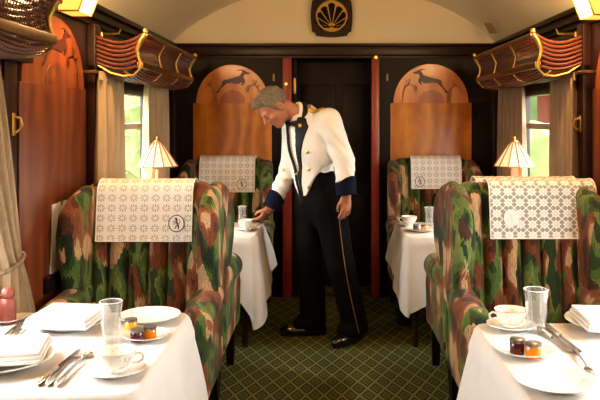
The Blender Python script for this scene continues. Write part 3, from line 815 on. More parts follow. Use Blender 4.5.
# ------------------------------------------------------------------ tables and cloths
TZ = .71
def table(label, x0, x1, y0, y1, wallside):
    o = thing('dining_table', label, 'table', ((x0 + x1) / 2, (y0 + y1) / 2, 0)); hx, hy = (x1 - x0) / 2, (y1 - y0) / 2
    b = B(); b.box((-hx + .02, -hy + .02, TZ - .035), (hx - .02, hy - .02, TZ), .006); b.build('table_top', 'blackwood', o)
    for sx in (-1, 1):
        for sy in (-1, 1):
            b = B(); b.tube([(sx * (hx - .07), sy * (hy - .07), z) for z in (0, .05, .1, .4, .6, TZ - .035)], [.018, .022, .016, .024, .028, .03], 10); b.build('leg', 'mahogany', o)
    return o
def cloth(label, x0, x1, y0, y1, dropf, seed, side_open):
    """side_open: +1 the aisle is at +x, -1 at -x. dropf(px,py) gives drop from corner weights"""
    o = thing('tablecloth', label, 'tablecloth', ((x0 + x1) / 2, (y0 + y1) / 2, TZ)); hx, hy = (x1 - x0) / 2, (y1 - y0) / 2
    rnd = random.Random(seed); ph = [rnd.random() * 6 for _ in range(4)]
    rc = .045; nper = 200; top = .006
    per = []
    # rounded-rectangle outline
    segs = [((hx, -hy + rc), (hx, hy - rc)), None, ((hx - rc, hy), (-hx + rc, hy)), None, ((-hx, hy - rc), (-hx, -hy + rc)), None, ((-hx + rc, -hy), (hx - rc, -hy)), None]
    cc = [(hx - rc, hy - rc, 0), (-hx + rc, hy - rc, 90), (-hx + rc, -hy + rc, 180), (hx - rc, -hy + rc, 270)]
    for i in range(4):
        (ax, ay), (bx, by) = segs[2 * i]; n_ = 40
        for k in range(n_): t = k / n_; per.append((ax + (bx - ax) * t, ay + (by - ay) * t, i * 90.0))
        c = cc[i]
        for k in range(12): a = R(c[2] + 90 * k / 12); per.append((c[0] + rc * math.cos(a), c[1] + rc * math.sin(a), c[2] + 90 * k / 12))
    nper = len(per)
    b = B(); bm = b.bm
    K = 16
    rings = []
    s_acc = 0
    for i, (x, y, a) in enumerate(per):
        nx, ny = math.cos(R(a)), math.sin(R(a))
        d, flare = dropf(x / hx, y / hy, nx, ny)
        corner = (abs(x) / hx) ** 6 * (abs(y) / hy) ** 6
        s = i / nper * 2 * PI
        col = []
        for k in range(K + 1):
            t = k / K
            f = .5 * math.sin(s * 9 + ph[0] + .6 * t) + .3 * math.sin(s * 17 + ph[1]) + .3 * math.sin(s * 5 + ph[2])
            f *= (1 - corner * .7)
            off = .008 + flare * t ** 1.1 + .020 * f * min(1, t * 1.6) * min(1, d / .25) + .008 * math.sin(PI * min(1, t * 6))
            off += corner * .02 * math.sin(PI * t)
            z = top - .004 * min(1, t * 12) - d * t
            if k == 0: off = 0; z = top
            if k == 1: off = .010; z = top - .012
            if side_open * x < -hx * .97: off = min(off, .006)
            col.append(bm.verts.new((x + nx * off, y + ny * off, z)))
        rings.append(col)
    for i in range(nper):
        A, Bc = rings[i], rings[(i + 1) % nper]
        for k in range(K): bm.faces.new((A[k], Bc[k], Bc[k + 1], A[k + 1]))
    # gently creased top: concentric inset rings
    prev = [c[0] for c in rings]
    for q in (.985, .9, .75, .55, .3):
        cur = [bm.verts.new((per[i][0] * q, per[i][1] * q, top + .0012 * math.sin(per[i][0] * 30 * q + ph[3]) * math.sin(per[i][1] * 23 * q))) for i in range(nper)]
        for i in range(nper): j = (i + 1) % nper; bm.faces.new((prev[i], prev[j], cur[j], cur[i]))
        prev = cur
    ce = bm.verts.new((0, 0, top))
    for i in range(nper): bm.faces.new((prev[i], prev[(i + 1) % nper], ce))
    b.solid(.002)
    b.build('cloth', 'white_linen', o, ang=75)
    return o
NL = (XL + .02, -.515, 1.99, 2.83); NR = (.545, XR - .02, 1.84, 2.68)
FL = (XL + .02, -.435, 4.66, 5.27); FR = (.515, XR - .02, 4.66, 5.27)
table('near left table hidden under a white cloth, set for breakfast', *NL, 1); table('near right table hidden under a white cloth, set for breakfast', *NR, -1)
table('small far left table with dark leg showing below its cloth', *FL, 1); table('small far right table with dark leg showing below its cloth', *FR, -1)
def d_near(u, v, nx, ny):
    if ny > .6: return .22, .02
    c = max(0, abs(u)) ** 5 * max(0, -v) ** 5
    return .48 + .1 * c, .085 + .03 * c
def d_farL(u, v, nx, ny):
    if ny > .5: return .16 + .16 * max(0, u) ** 6, .012
    if nx > .3: return .54 - .27 * (v + 1) / 2 + .04 * max(0, -v) ** 4, .045 + .045 * (v + 1) / 2
    return .30 + .26 * max(0, u) ** 3, .008
def d_farR(u, v, nx, ny):
    if ny > .5: return .16 + .08 * max(0, -u) ** 6, .012
    if nx < -.3: return .46 - .26 * (v + 1) / 2 + .05 * max(0, -v) ** 4, .02 + .05 * (v + 1) / 2
    return .40 + .10 * max(0, -u) ** 3, .008
cloth('white tablecloth on the near left breakfast table', *NL, d_near, 3, 1)
cloth('white tablecloth on the near right breakfast table', *NR, d_near, 5, -1)
cloth('white tablecloth hanging in a long point at the far left table', *FL, d_farL, 8, 1)
cloth('white tablecloth hanging in folds at the far right table', *FR, d_farR, 11, -1)
TT = TZ + .009     # upper face of the cloths

# ------------------------------------------------------------------ table lamps
def table_lamp(label, x, y, woody):
    o = thing('table_lamp', label, 'table lamp', (x, y, TT))
    b = B()
    if woody: b.box((-.045, -.03, 0), (.045, .03, .02), .004); b.grid(lambda u, v: Vector(((.032 - .010 * v) * (1 if u in (.25, .5) else -1), (.02 - .006 * v) * (1 if u in (.5, .75) else -1), .02 + .40 * v)), 4, 4, True)
    else: b.lathe([(0, 0), (.055, 0), (.055, .012), (.03, .025), (.014, .05), (.012, .15), (.018, .17), (.011, .19), (.010, .40), (0, .40)], seg=20)
    b.build('stem', 'lampwood' if woody else 'brass', o)
    N = 12; zt, zb, rt, rb = .585, .425, .022, .132
    b = B(); vs = []
    for i in range(N):
        a = 2 * PI * i / N
        for k in range(7):
            t = k / 6; r = rt + (rb - rt) * (t ** .92); vs.append((r * math.cos(a), r * math.sin(a), zt - (zt - zb) * t - (.012 * 0)))
    V_ = [b.bm.verts.new(v) for v in vs]
    for i in range(N):
        for k in range(6): j = (i + 1) % N; b.bm.faces.new((V_[i * 7 + k], V_[j * 7 + k], V_[j * 7 + k + 1], V_[i * 7 + k + 1]))
    b.solid(.003); sh = b.build('lamp_shade', 'shade', o, ang=10)
    b = B()
    for i in range(N):
        a = 2 * PI * i / N; b.tube([((rt + (rb - rt) * (k / 6) ** .92 + .002) * math.cos(a), (rt + (rb - rt) * (k / 6) ** .92 + .002) * math.sin(a), zt - (zt - zb) * k / 6) for k in range(7)], .0045, 6)
    b.tube([(rb * math.cos(2 * PI * i / N), rb * math.sin(2 * PI * i / N), zb) for i in range(N + 1)], .004, 6, False)
    b.build('rib_frame', 'shade_rib', sh)
    b = B(); b.lathe([(0, 0), (.024, 0), (.02, .008), (.006, .014), (.010, .024), (.006, .034), (0, .037)], (0, 0, zt), 16); b.build('finial', 'brass', o)
    l = bpy.data.lights.new('lamp_light', 'POINT'); l.energy = 3.5; l.color = (1, .62, .3); l.shadow_soft_size = .03
    lo = bpy.data.objects.new('lamp_light', l); C.objects.link(lo); lo.parent = o; lo.location = (0, 0, .455)
table_lamp('lit table lamp with pleated shade at the far left window', -1.09, 4.84, False)
table_lamp('lit table lamp with ribbed shade and wooden stem at the far right window', 1.25, 4.86, True)

# ------------------------------------------------------------------ tableware
def T(px, py, z=None):
    z = TT if z is None else z; Y = (CAMZ - z) * FOC / (py - 118); return Vector(((px - 324) * Y / FOC, Y, z))
def plate(label, p, r, mat='floral', name='plate', cat='plate', deep=1.0):
    o = thing(name, label, cat, p)
    b = B(); h = .020 * r / .11 * deep
    b.lathe([(0, .002), (r * .5, .002), (r * .55, 0), (r * .6, .002), (r * .72, h * .5), (r, h), (r * 1.0, h + .0025), (r * .72, h * .5 + .004), (r * .6, .006), (0, .005)], seg=48); b.build('dish', mat, o)
    return o
def cup_saucer(lc, ls, p, k=1.0, ha=0.0):
    plate(ls, p, .080 * k, 'floral', 'saucer', 'saucer')
    o = thing('teacup', lc, 'teacup', (p[0], p[1], p[2] + .0065), ha)
    b = B(); q = k
    b.lathe([(0, .002), (.022 * q, .002), (.024 * q, 0), (.026 * q, .004), (.025 * q, .008), (.038 * q, .018), (.047 * q, .034), (.051 * q, .050), (.055 * q, .060), (.0535 * q, .060), (.049 * q, .050), (.045 * q, .034), (.036 * q, .020), (.02 * q, .011), (0, .010)], seg=40)
    b.build('bowl', 'floral', o)
    b = B(); b.tube([(.047 * q, 0, .046), (.062 * q, 0, .050), (.072 * q, 0, .042), (.070 * q, 0, .030), (.058 * q, 0, .022), (.042 * q, 0, .022)], .0042, 8); b.build('handle', 'china', o)
    b = B(); b.lathe([(.0538 * q, .0595), (.0546 * q, .0595), (.0546 * q, .0612), (.0538 * q, .0612)], seg=40); b.build('gilt_rim', 'gold', o)
def jar(label, p, m, h=.042, r=.021):
    o = thing('jam_jar', label, 'jar', p)
    b = B(); b.lathe([(0, 0), (r * .95, 0), (r, .004), (r, h * .72), (r * .92, h * .78), (0, h * .78)], seg=24); b.build('jam', m, o)
    b = B(); b.lathe([(r * .90, h * .76), (r * .90, h * .84), (r * .8, h * .84)], seg=24); b.build('jar_neck', 'glass', o)
    b = B(); b.lathe([(r * 1.0, h * .79), (r * 1.05, h * .80), (r * 1.05, h * .97), (r * .98, h), (0, h)], seg=24); b.build('lid', 'lid', o)
def tumbler(label, p, r, h, flare=1.0):
    o = thing('cut_glass_tumbler', label, 'glass', p)
    w = lambda a, z: 1 + .035 * math.cos(12 * a) * min(1, max(0, (h * .8 - z) / (h * .2)))
    b = B(); b.lathe([(0, .001), (r * .70, 0), (r * .74, .006), (r * .66, .016), (r * .74, .03), (r * .86, h * .45), (r * .86, h * .7), (r * .98 * flare, h * .93), (r * flare, h), (r * flare - .0025, h), (r * .82, h * .7), (r * .80, h * .45), (r * .6, .026), (0, .02)], seg=48, wob=w)
    b.build('glass_body', 'glass', o)
    b = B(); b.lathe([(r * flare - .0012, h - .0005), (r * flare + .0008, h), (r * flare - .0012, h + .0014), (r * flare - .003, h)], seg=48); b.build('rim', 'china', o)
def cutlery(kind, label, a, c, cat=None):
    """a handle end, c tip, on the table"""
    a, c = Vector(a), Vector(c); d = (c - a); L = d.length; rz = math.atan2(d.y, d.x)
    o = thing(kind, label, cat or kind.split('_')[-1], a, rz); z = .004
    P = lambda x, y: (x, y)
    if kind == 'table_knife':
        b = B(); b.tube([(0, 0, .006), (.01, 0, .006), (L * .22, 0, .006), (L * .42, 0, .006), (L * .44, 0, .006)], [.004, .0075, .006, .0068, .004], 10, flat=1.2); b.build('handle', 'silver', o)
        b = B(); b.prism([(L * .43, -.006), (L * .85, -.010), (L * .95, -.008), (L, .002), (L * .97, .008), (L * .43, .007)], (0, 0, .0035), (1, 0, 0), (0, 1, 0), .0022); b.build('blade', 'steel', o)
    elif kind == 'table_fork':
        b = B(); b.tube([(0, 0, .005), (.01, 0, .006), (L * .3, 0, .007), (L * .55, 0, .009), (L * .7, 0, .007)], [.005, .008, .005, .0035, .004], 8, flat=1.0)
        b.prism([(L * .68, -.004), (L * .74, -.011), (L * .80, -.012), (L * .80, .012), (L * .74, .011), (L * .68, .004)], (0, 0, .005), (1, 0, 0), (0, 1, 0), .003); b.build('handle', 'silver', o)
        for k in range(4):
            b = B(); y = -.0095 + k * .00633; b.tube([(L * .79, y, .0065), (L * .92, y, .005), (L, y, .009)], [.0022, .002, .001], 6); b.build('tine', 'silver', o)
    else:
        b = B(); b.tube([(0, 0, .005), (.01, 0, .006), (L * .3, 0, .007), (L * .6, 0, .010), (L * .75, 0, .007)], [.005, .008, .005, .0035, .004], 8); b.build('handle', 'silver', o)
        b = B(); b.lathe([(0, 0), (.012, .001), (.018, .005), (.0172, .006), (.011, .0025), (0, .0015)], seg=20, mat=Matrix.Translation((L * .87, 0, .001)) @ Matrix.Diagonal((1.5, 1, 1, 1))); b.build('bowl', 'silver', o)
    return o
def napkin(label, p, w, d, h, rz, layers=3):
    o = thing('folded_napkin', label, 'napkin', p, rz)
    for k in range(layers):
        b = B(); t = h / layers; s = 1 - .035 * k
        b.box((-w / 2 * s, -d / 2 * s, k * t), (w / 2 * s, d / 2 * s, (k + 1) * t * .96 + .001), t * .32, seg=3)
        for v in b.bm.verts: v.co.z += .004 * math.sin(v.co.x * 14 + k) * math.sin(v.co.y * 11 + 1) * (k + 1) / layers + .010 * (v.co.x / w) ** 2
        b.build('fold', 'white_linen', o, ang=60)
V = Vector
# near left table
plate('large plate under the square white napkin at the back of the left table', (-.905, 2.63, TT), .128, 'china')
napkin('square white napkin slab on a plate at the back of the left table', (-.905, 2.62, TT + .022), .225, .24, .034, R(-4))
plate('empty floral plate at the back right corner of the left table', (-.640, 2.715, TT), .112)
pj = T(146, 338); plate('small plate carrying three jam jars on the left table', pj, .078)
jar('honey jar with the pale lid, rear left of three', T(131, 332) + V((0, .0, .005)), 'jam_honey')
jar('dark red jam jar, frontmost of three on the left table', T(136, 344) + V((0, .012, .005)), 'jam_red')
jar('orange marmalade jar, right of three on the left table', T(149.5, 340.5) + V((0, .005, .005)), 'jam_orange')
tumbler('tall cut-glass tumbler on the left table beside the jam plate', T(111, 341), .038, .132, 1.0)
cup_saucer('white floral teacup at the front of the left table', 'saucer under the front teacup of the left table', T(115, 373), 1.12, R(10))
plate('large plate under the white napkin at the left picture edge', T(2, 366), .150, 'china')
napkin('long white napkin on the plate at the left picture edge', T(0, 364) + V((0, .0, .024)), .27, .22, .032, R(12))
cutlery('table_knife', 'silver knife, leftmost of the cutlery before the left teacup', T(37, 386), T(81, 350))
cutlery('table_fork', 'silver fork between the knife and spoon on the left table', T(47, 386), T(84, 353))
cutlery('table_spoon', 'silver spoon nearest the left teacup', T(56, 387), T(91, 352))
cutlery('table_knife', 'knife at the back left of the left table', T(3, 339), T(29, 318))
cutlery('table_fork', 'fork beside the back knife on the left table', T(12, 339), T(37, 318))
o = thing('butter_pat', 'small yellowish butter pat on the left table', 'butter', T(37, 338)); b = B(); b.box((-.016, -.012, 0), (.016, .012, .014), .004); b.build('pat', 'bread', o)
plate('small white plate near the left curtain', (-1.155, 2.70, TT), .060, 'china')
# near right table
cup_saucer('white teacup with gilt rim on the right table', 'saucer under the teacup of the right table', T(511, 328), 1.06, R(180))
tumbler('tall flared cut-glass tumbler on the right table', T(536, 331), .043, .145, 1.0)
plate('small plate carrying two jam jars on the right table', T(525, 353), .098)
jar('dark blackcurrant jam jar, left of two on the right table', T(517.5, 355) + V((0, 0, .006)), 'jam_red', .046, .024)
jar('orange marmalade jar, right of two on the right table', T(534, 360) + V((0, .008, .006)), 'jam_orange', .046, .024)
plate('floral plate at the front of the right table', T(555, 386), .112)
cutlery('table_knife', 'long table knife behind the jam plate on the right table', T(538, 329), T(572, 353))
cutlery('table_knife', 'second table knife beside the napkin on the right table', T(546, 326), T(581, 354))
cutlery('table_fork', 'silver fork behind the front floral plate on the right table', T(574, 350), T(593, 379))
plate('large plate under the napkin on the right table', T(612, 328), .160, 'china')
napkin('white napkin slab at the right picture edge', T(617, 331) + V((0, .0, .024)), .27, .24, .036, R(-3))
# far left table
tumbler('small clear glass on the far left table', (-.57, 5.16, TT), .033, .125)
cup_saucer('small teacup by the serving hand on the far left table', 'saucer by the serving hand on the far left table', (-.520, 4.90, TT), .95, 2.2)
plate('plate at the back of the far left table', (-.70, 5.0, TT), .088)
sp = cutlery('table_spoon', 'spoon in the fingers of the man at the far left table', (-.405, 4.885, .768), (-.500, 4.80, TT + .001)); sp.rotation_euler.y = .33
# far right table
cup_saucer('white teacup on the far right table', 'saucer on the far right table', (.585, 5.08, TT), 1.0, 3.1)
tumbler('small clear glass on the far right table', (.725, 5.10, TT), .034, .125)
plate('white plate with a jam jar on the far right table', (.635, 4.86, TT), .105)
jar('dark jam jar on the far right table', (.605, 4.87, TT + .007), 'jam_red', .036, .019)
jar('tiny orange marmalade jar on the far right table', (.655, 4.87, TT + .007), 'jam_orange', .030, .018)

# things by the left wall
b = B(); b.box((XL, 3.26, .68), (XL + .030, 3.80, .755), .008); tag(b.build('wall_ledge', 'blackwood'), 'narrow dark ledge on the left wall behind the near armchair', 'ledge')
b = B(); b.grid(lambda u, v: Vector((XL + .013 + .006 * math.sin(u * 9) + .012 * v * (1 - v), 3.36 + .26 * u - .03 * (1 - v), .757 + .31 * v)), 16, 10); b.solid(.004)  # thin wavy white sheet standing against the wall above the ledge
tag(b.build('white_sheet', 'white_linen'), 'thin white sheet against the left wall beside the near armchair', 'cloth')
o = thing('bolster', 'rounded reddish leather bolster beside the left curtain', 'bolster', (-1.145, 2.68, TT))
b = B(); b.lathe([(0, 0), (.027, 0), (.029, .02), (.029, .07), (.025, .085), (.020, .09)], seg=24); b.build('body', 'vinyl', o)
b = B(); b.lathe([(.020, .09), (.025, .10), (.022, .118), (.013, .128), (0, .13)], seg=24); b.build('rounded_top', 'vinyl', o)
# ------------------------------------------------------------------ the person
man = thing('person', 'grey-haired person in white mess jacket bending to set a plate on the far left table', 'person', (0.02, 4.85, 0))
MO = Vector((0.02, 4.85, 0))
def addpart(name, me, mat, ang=80, par=None):
    me.transform(Matrix.Translation(-MO)); return link(name, me, mat, par or man, ang)
FW, LF = Vector((-.80, -.60, 0)), Vector((.60, -.80, 0))
# joints (world metres)
PEL, WAI, CHE, NECK = V((-.035, 4.86, .90)), V((-.055, 4.85, 1.05)), V((-.085, 4.82, 1.27)), V((-.135, 4.80, 1.485))
LSH, LEL, LWR = V((.030, 4.675, 1.445)), V((.125, 4.66, 1.19)), V((.140, 4.62, .985))
RSH, REL, RWR = V((-.205, 4.955, 1.405)), V((-.225, 4.93, 1.13)), V((-.345, 4.885, .872))
LHI, LKN, LAN = V((.035, 4.78, .89)), V((.110, 4.77, .51)), V((.205, 4.845, .085))
RHI, RKN, RAN = V((-.085, 4.935, .89)), V((-.088, 4.94, .49)), V((-.070, 4.985, .085))
TU = (NECK - PEL).normalized(); TL = (LF - TU * LF.dot(TU)).normalized(); TF = TL.cross(TU).normalized()
if TF.dot(FW) < 0: TF = -TF
TFR = (TL, TF, TU)
HC = V((-.322, 4.725, 1.532))
hd = V((-.58, -.24, -.78)).normalized()                       # where the face looks
hs = V((.42, -.90, 0.06)); hs = (hs - hd * hs.dot(hd)).normalized()   # towards his left ear
hu = hd.cross(hs).normalized()
if hu.z < 0: hu = -hu
HF = (hs, hd, hu)
def H(x, y, z): return HC + hs * x + hd * y + hu * z

def torso(f, g, k=.03, low=True):
    """chest, belly and hips, inflated by g"""
    f.ell(CHE - TF * .005, (.168 + g, .118 + g, .23 + g), TFR)
    f.ell(WAI, (.150 + g, .115 + g, .20 + g), TFR, k)
    if low: f.ell(PEL + TU * .0, (.160 + g, .118 + g, .15 + g), TFR, k)
    f.cap(LSH + TU * -.015 - TL * .03, RSH + TU * -.015 + TL * .03, .062 + g, None, .05)
    f.cap(NECK - TU * .05, NECK, .085 + g, .06 + g, .05)
    return f
def arm(f, g, a, b, c, k=.02, r=(.060, .046, .032)):
    f.cap(a, b, r[0] + g, r[1] + g, k); f.cap(b, c, r[1] + g, r[2] + g, k); return f

# -------- body: one continuous surface
bd = Field((-.62, 4.50, .0), (.36, 5.16, 1.74), .0042)
torso(bd, -.012)
arm(bd, -.006, LSH, LEL, LWR); arm(bd, -.006, RSH, REL, RWR)
for a, k_, c in ((LHI, LKN, LAN), (RHI, RKN, RAN)):
    bd.cap(a, k_, .082, .055, .04); bd.cap(k_, c, .055, .038, .02); bd.cap(c - V((0, 0, .04)), c, .034, .036, .02)
# neck and head
bd.cap(NECK - TU * .02, H(0, -.030, -.035), .060, .056, .03)
bd.ell(H(0, -.014, .032), (.076, .097, .086), HF, .02)
bd.ell(H(0, .030, -.040), (.060, .064, .078), HF, .03)
bd.cap(H(.042, -.005, -.062), H(.018, .060, -.098), .026, .022, .02); bd.cap(H(-.042, -.005, -.062), H(-.018, .060, -.098), .026, .022, .02)
bd.ell(H(0, .066, -.100), (.024, .022, .020), HF, .02)
bd.cap(H(-.036, .076, .018), H(.036, .076, .018), .014, None, .014)
for s in (-1, 1):
    bd.ell(H(s * .031, .094, .0), (.018, .014, .013), HF, .012, 's')
    bd.ell(H(s * .031, .078, -.001), (.0145, .0125, .0125), HF, .003)
    bd.ell(H(s * .040, .062, -.030), (.024, .022, .018), HF, .02)
    bd.ell(H(s * .014, .096, -.034), (.010, .010, .008), HF, .006)
    # ears
    bd.ell(H(s * .079, -.016, -.012), (.012, .023, .037), HF, .008); bd.ell(H(s * .088, -.012, -.012), (.006, .010, .018), HF, .004, 's')
bd.cap(H(0, .086, .014), H(0, .114, -.030), .0095, .0125, .010)
bd.cap(H(-.020, .087, -.058), H(.020, .087, -.058), .0075, None, .006); bd.cap(H(-.018, .086, -.070), H(.018, .086, -.070), .0085, None, .006)
bd.cap(H(-.022, .098, -.064), H(.022, .098, -.064), .0035, None, .003, 's')
# hands
def finger(pts, r0, r1):
    n_ = len(pts) - 1
    for i in range(n_): bd.cap(pts[i], pts[i + 1], r0 + (r1 - r0) * i / n_, r0 + (r1 - r0) * (i + 1) / n_, .0025)
def hand(wr, d, sp, pn, curl, thumb, lens=(.070, .078, .074, .058), fan=.10):
    """d: towards the fingers, sp: towards the thumb side, pn: out of the palm"""
    d = d.normalized(); sp = (sp - d * sp.dot(d)).normalized(); pn = (pn - d * pn.dot(d) - sp * pn.dot(sp)).normalized()
    fr = (sp, pn, d)
    bd.ell(wr + d * .052 + pn * .004, (.042, .017, .054), fr, .012)
    bd.cap(wr - d * .02, wr + d * .03, .029, .027, .015)
    bd.cap(wr + d * .022 + sp * .018 + pn * .008, wr + d * .05 + sp * .034 + pn * .012, .016, .013, .012)
    for i in range(4):
        o_ = sp * (.030 - .0205 * i); base = wr + d * (.086 - .003 * abs(i - 1)) + o_ + pn * .002
        p = [wr + d * .06 + o_ * .9, base]; ang = curl[0] * (1 + .12 * i); L = lens[i]
        cur = base; dd = d + sp * fan * (1.2 - i) * .5
        for j, fr_ in enumerate((.45, .31, .24)):
            dir_ = dd.normalized() * math.cos(ang) + pn * math.sin(ang); cur = cur + dir_ * L * fr_; p.append(cur); ang += curl[1]
        finger(p, .0092 - .0008 * (i == 3), .0068)
    finger([wr + d * .03 + sp * .022 + pn * .008] + [wr + d * a + sp * s_ + pn * q for a, s_, q in thumb], .0115, .0078)
hand(LWR + V((0, 0, -.005)), V((-.03, -.03, -1)), FW, -LF, (.18, .32), [(.058, .045, .014), (.083, .046, .022), (.104, .040, .028)])
rd = (V((-.478, 4.905, .752)) - RWR)
hand(RWR, V((-.62, .05, -.76)), V((-.35, -.75, .25)), V((-.62, .30, -.45)), (.30, .30), [(.060, .042, .020), (.086, .036, .038), (.108, .022, .046)])
body = addpart('body', bd.mesh('body', 1), 'skin')

# -------- trousers
f = Field((-.32, 4.55, .0), (.38, 5.15, 1.26), .0065)
f.ell(PEL, (.175, .135, .16), TFR); f.ell(WAI, (.158, .124, .21), TFR, .04)
for a, k_, c, fx in ((LHI, LKN, LAN, 1), (RHI, RKN, RAN, 0)):
    f.cap(a, k_, .108, .088, .05); f.cap(k_, c + V((0, 0, .02)), .088, .086, .03)
    f.ell(c + (V((-.035, -.035, .0)) if fx else V((-.05, -.01, .0))), (.088, .084, .05), None, .03)
f.add(lambda x, y, z: .045 - z + .012 * np.sin(x * 30), op='i')
# soft vertical creases
sl, g = f.pts(); f.a += (.0035 * np.sin(g[0] * 55 + g[2] * 9) * np.sin(g[2] * 11 + g[1] * 20)).astype('f4')
tro = addpart('trousers', f.mesh('trousers', 2), 'trouser')

# -------- shirt
f = Field((-.40, 4.55, 1.0), (.14, 5.06, 1.56), .005); torso(f, .004, low=False)
f.cap(NECK - TU * .03, NECK + (HC - NECK).normalized() * .045, .078, .070, .02)
f.add(lambda x, y, z: (x - NECK.x) * TU.x + (y - NECK.y) * TU.y + (z - NECK.z) * TU.z - .030 - .25 * ((x - NECK.x) * -TF.x + (y - NECK.y) * -TF.y), op='i')
shirt = addpart('dress_shirt', f.mesh('dress_shirt', 1), 'shirt')

# -------- jacket
def uvw(x, y, z):
    dx, dy, dz = x - CHE.x, y - CHE.y, z - CHE.z
    return (dx * TL.x + dy * TL.y + dz * TL.z, dx * TF.x + dy * TF.y + dz * TF.z, dx * TU.x + dy * TU.y + dz * TU.z)
JLO, JHI, JV = (-.46, 4.48, .86), (.28, 5.12, 1.56), .005
def jacket_solid(g):
    f = Field(JLO, JHI, JV); torso(f, g + .004)
    return f
ZP, ZS = -.375, -.115           # hem: point in front, sides (along the torso axis from the chest)
def hem(x, y, z):
    u, w, v = uvw(x, y, z)
    h_ = ZP + (ZS - ZP) * np.clip(np.abs(u + .004) / .150, 0, 1) ** .9
    h_ = np.where(w < 0, np.maximum(h_, ZS), h_)
    return h_ - v
vneck = [(.030, .24), (.034, .16), (.020, .02), (.006, -.12), (.0, -.30), (-.004, -.42), (-.010, -.42), (-.012, -.30), (-.036, -.12), (-.060, .02), (-.076, .16), (-.070, .24)]
def vcut(x, y, z):
    u, w, v = uvw(x, y, z); return np.maximum(sd_poly(u, v, vneck), -w)
f = jacket_solid(.014)
f.add(lambda x, y, z: hem(x, y, z) * .8, op='i')
torso_a = f.a.copy()
f.add(vcut, op='s')
f.cap(LSH, LEL, .080, .066, .022); f.cap(LEL, LWR + (LEL - LWR) * .12, .066, .056, .02)
f.cap(RSH, REL, .072, .064, .045); f.cap(REL, RWR + (REL - RWR) * .12, .064, .050, .03)
sl, g = f.pts()
# sleeve creases
def dseg(g, a, b):
    ab = b - a; t = np.clip(((g[0] - a.x) * ab.x + (g[1] - a.y) * ab.y + (g[2] - a.z) * ab.z) / ab.length_squared, 0, 1); return t, np.sqrt((g[0] - a.x - t * ab.x) ** 2 + (g[1] - a.y - t * ab.y) ** 2 + (g[2] - a.z - t * ab.z) ** 2)
for a, b_ in ((LSH, LEL), (LEL, LWR), (REL, RWR)):
    t, d_ = dseg(g, a, b_); wgt = np.clip((.11 - d_) / .03, 0, 1) * np.sin(PI * np.clip(t, 0, 1))
    f.a += (.0065 * wgt * np.sin(g[2] * 62 + g[0] * 55 + g[1] * 20) * np.sin(g[2] * 17 + g[0] * 30 + 1.0)).astype('f4')
for wr, el in ((LWR, LEL), (RWR, REL)):       # sleeves stop at the cuffs
    ax = (wr - el).normalized(); q = wr - ax * .075
    f.add(lambda x, y, z: np.maximum((q.x - x) * ax.x + (q.y - y) * ax.y + (q.z - z) * ax.z, np.sqrt((x - wr.x) ** 2 + (y - wr.y) ** 2 + (z - wr.z) ** 2) - .17) , op='s')
# neck opening
nk = NECK + TU * .02
f.cap(nk - TU * .06 + TF * .03, nk + TU * .15 + TF * .03, .082, None, .012, 's')
jac = addpart('mess_jacket', f.mesh('mess_jacket', 1), 'jacket')
# lapels
def lapel(poly):
    q = jacket_solid(.021); q.add(lambda x, y, z: hem(x, y, z) * .8 - .002, op='i')
    q.a = np.maximum(q.a, -(torso_a + .006))
    q.add(lambda x, y, z: np.maximum(sd_poly(*[uvw(x, y, z)[i] for i in (0, 2)], poly), -uvw(x, y, z)[1]), op='i')
    return q.mesh('lapel', 1)
LL = [(.060, .215), (.090, .20), (.116, .150), (.064, .0), (.030, -.13), (.016, -.22), (.010, -.40), (-.004, -.42), (.000, -.30), (.005, -.12), (.018, .02), (.032, .16), (.036, .215)]
addpart('lapel', lapel(LL), 'black_silk', par=jac)
addpart('lapel', lapel([(-.10, .215), (-.118, .15), (-.095, .0), (-.060, -.13), (-.034, -.24), (-.022, -.40), (-.006, -.42), (-.009, -.30), (-.033, -.12), (-.057, .02), (-.072, .16), (-.066, .215)][::-1]), 'black_silk', par=jac)
# navy cuffs
for wr, el, r, up in ((LWR, LEL, .068, V((.35, -.3, 0))), (RWR, REL, .064, V((0, -.2, .3)))):
    ax = (wr - el).normalized(); m_ = wr - ax * .075
    q = Field([min(a, b_) - .09 for a, b_ in zip(wr, m_)], [max(a, b_) + .09 for a, b_ in zip(wr, m_)], .0045)
    q.cap(wr - ax * .17, wr + ax * .05, r + .002, r - .006)
    q.cap(wr - ax * .03, wr + ax * .1, r - .014, None, .004, 's')
    sdv = (up - ax * up.dot(ax)).normalized()
    q.add(lambda x, y, z: -((x - m_.x) * (ax.x) + (y - m_.y) * ax.y + (z - m_.z) * ax.z) - .55 * np.maximum(0, (x - m_.x) * sdv.x + (y - m_.y) * sdv.y + (z - m_.z) * sdv.z) + .003, op='i')
    q.add(lambda x, y, z: ((x - wr.x) * ax.x + (y - wr.y) * ax.y + (z - wr.z) * ax.z) - .012, op='i')
    addpart('cuff', q.mesh('cuff', 1), 'navy', par=jac)

# -------- collar and bow tie
hv = (HC - NECK).normalized()
q = Field([c - .14 for c in NECK], [c + .16 for c in NECK], .0045)
q.cap(NECK - TU * .01, NECK + hv * .055, .080, .072); q.cap(NECK - TU * .06, NECK + hv * .12, .070, .064, 0, 's')
q.add(lambda x, y, z: np.abs((x - NECK.x) * hv.x + (y - NECK.y) * hv.y + (z - NECK.z) * hv.z - .028) - .026, op='i')
addpart('wing_collar', q.mesh('wing_collar', 1), 'shirt')
bt = CHE + TU * .178 + TF * .112 - TL * .014
q = Field([c - .1 for c in bt], [c + .1 for c in bt], .004)
for s in (-1, 1):
    q.ell(bt + TL * s * .030, (.030, .011, .019), TFR, .004); q.ell(bt + TL * s * .050, (.012, .009, .024), TFR, .008)
q.ell(bt + TF * .006, (.011, .011, .012), TFR, .003)
addpart('bow_tie', q.mesh('bow_tie', 1), 'black_silk')
q = Field([c - .14 for c in NECK], [c + .16 for c in NECK], .0045)
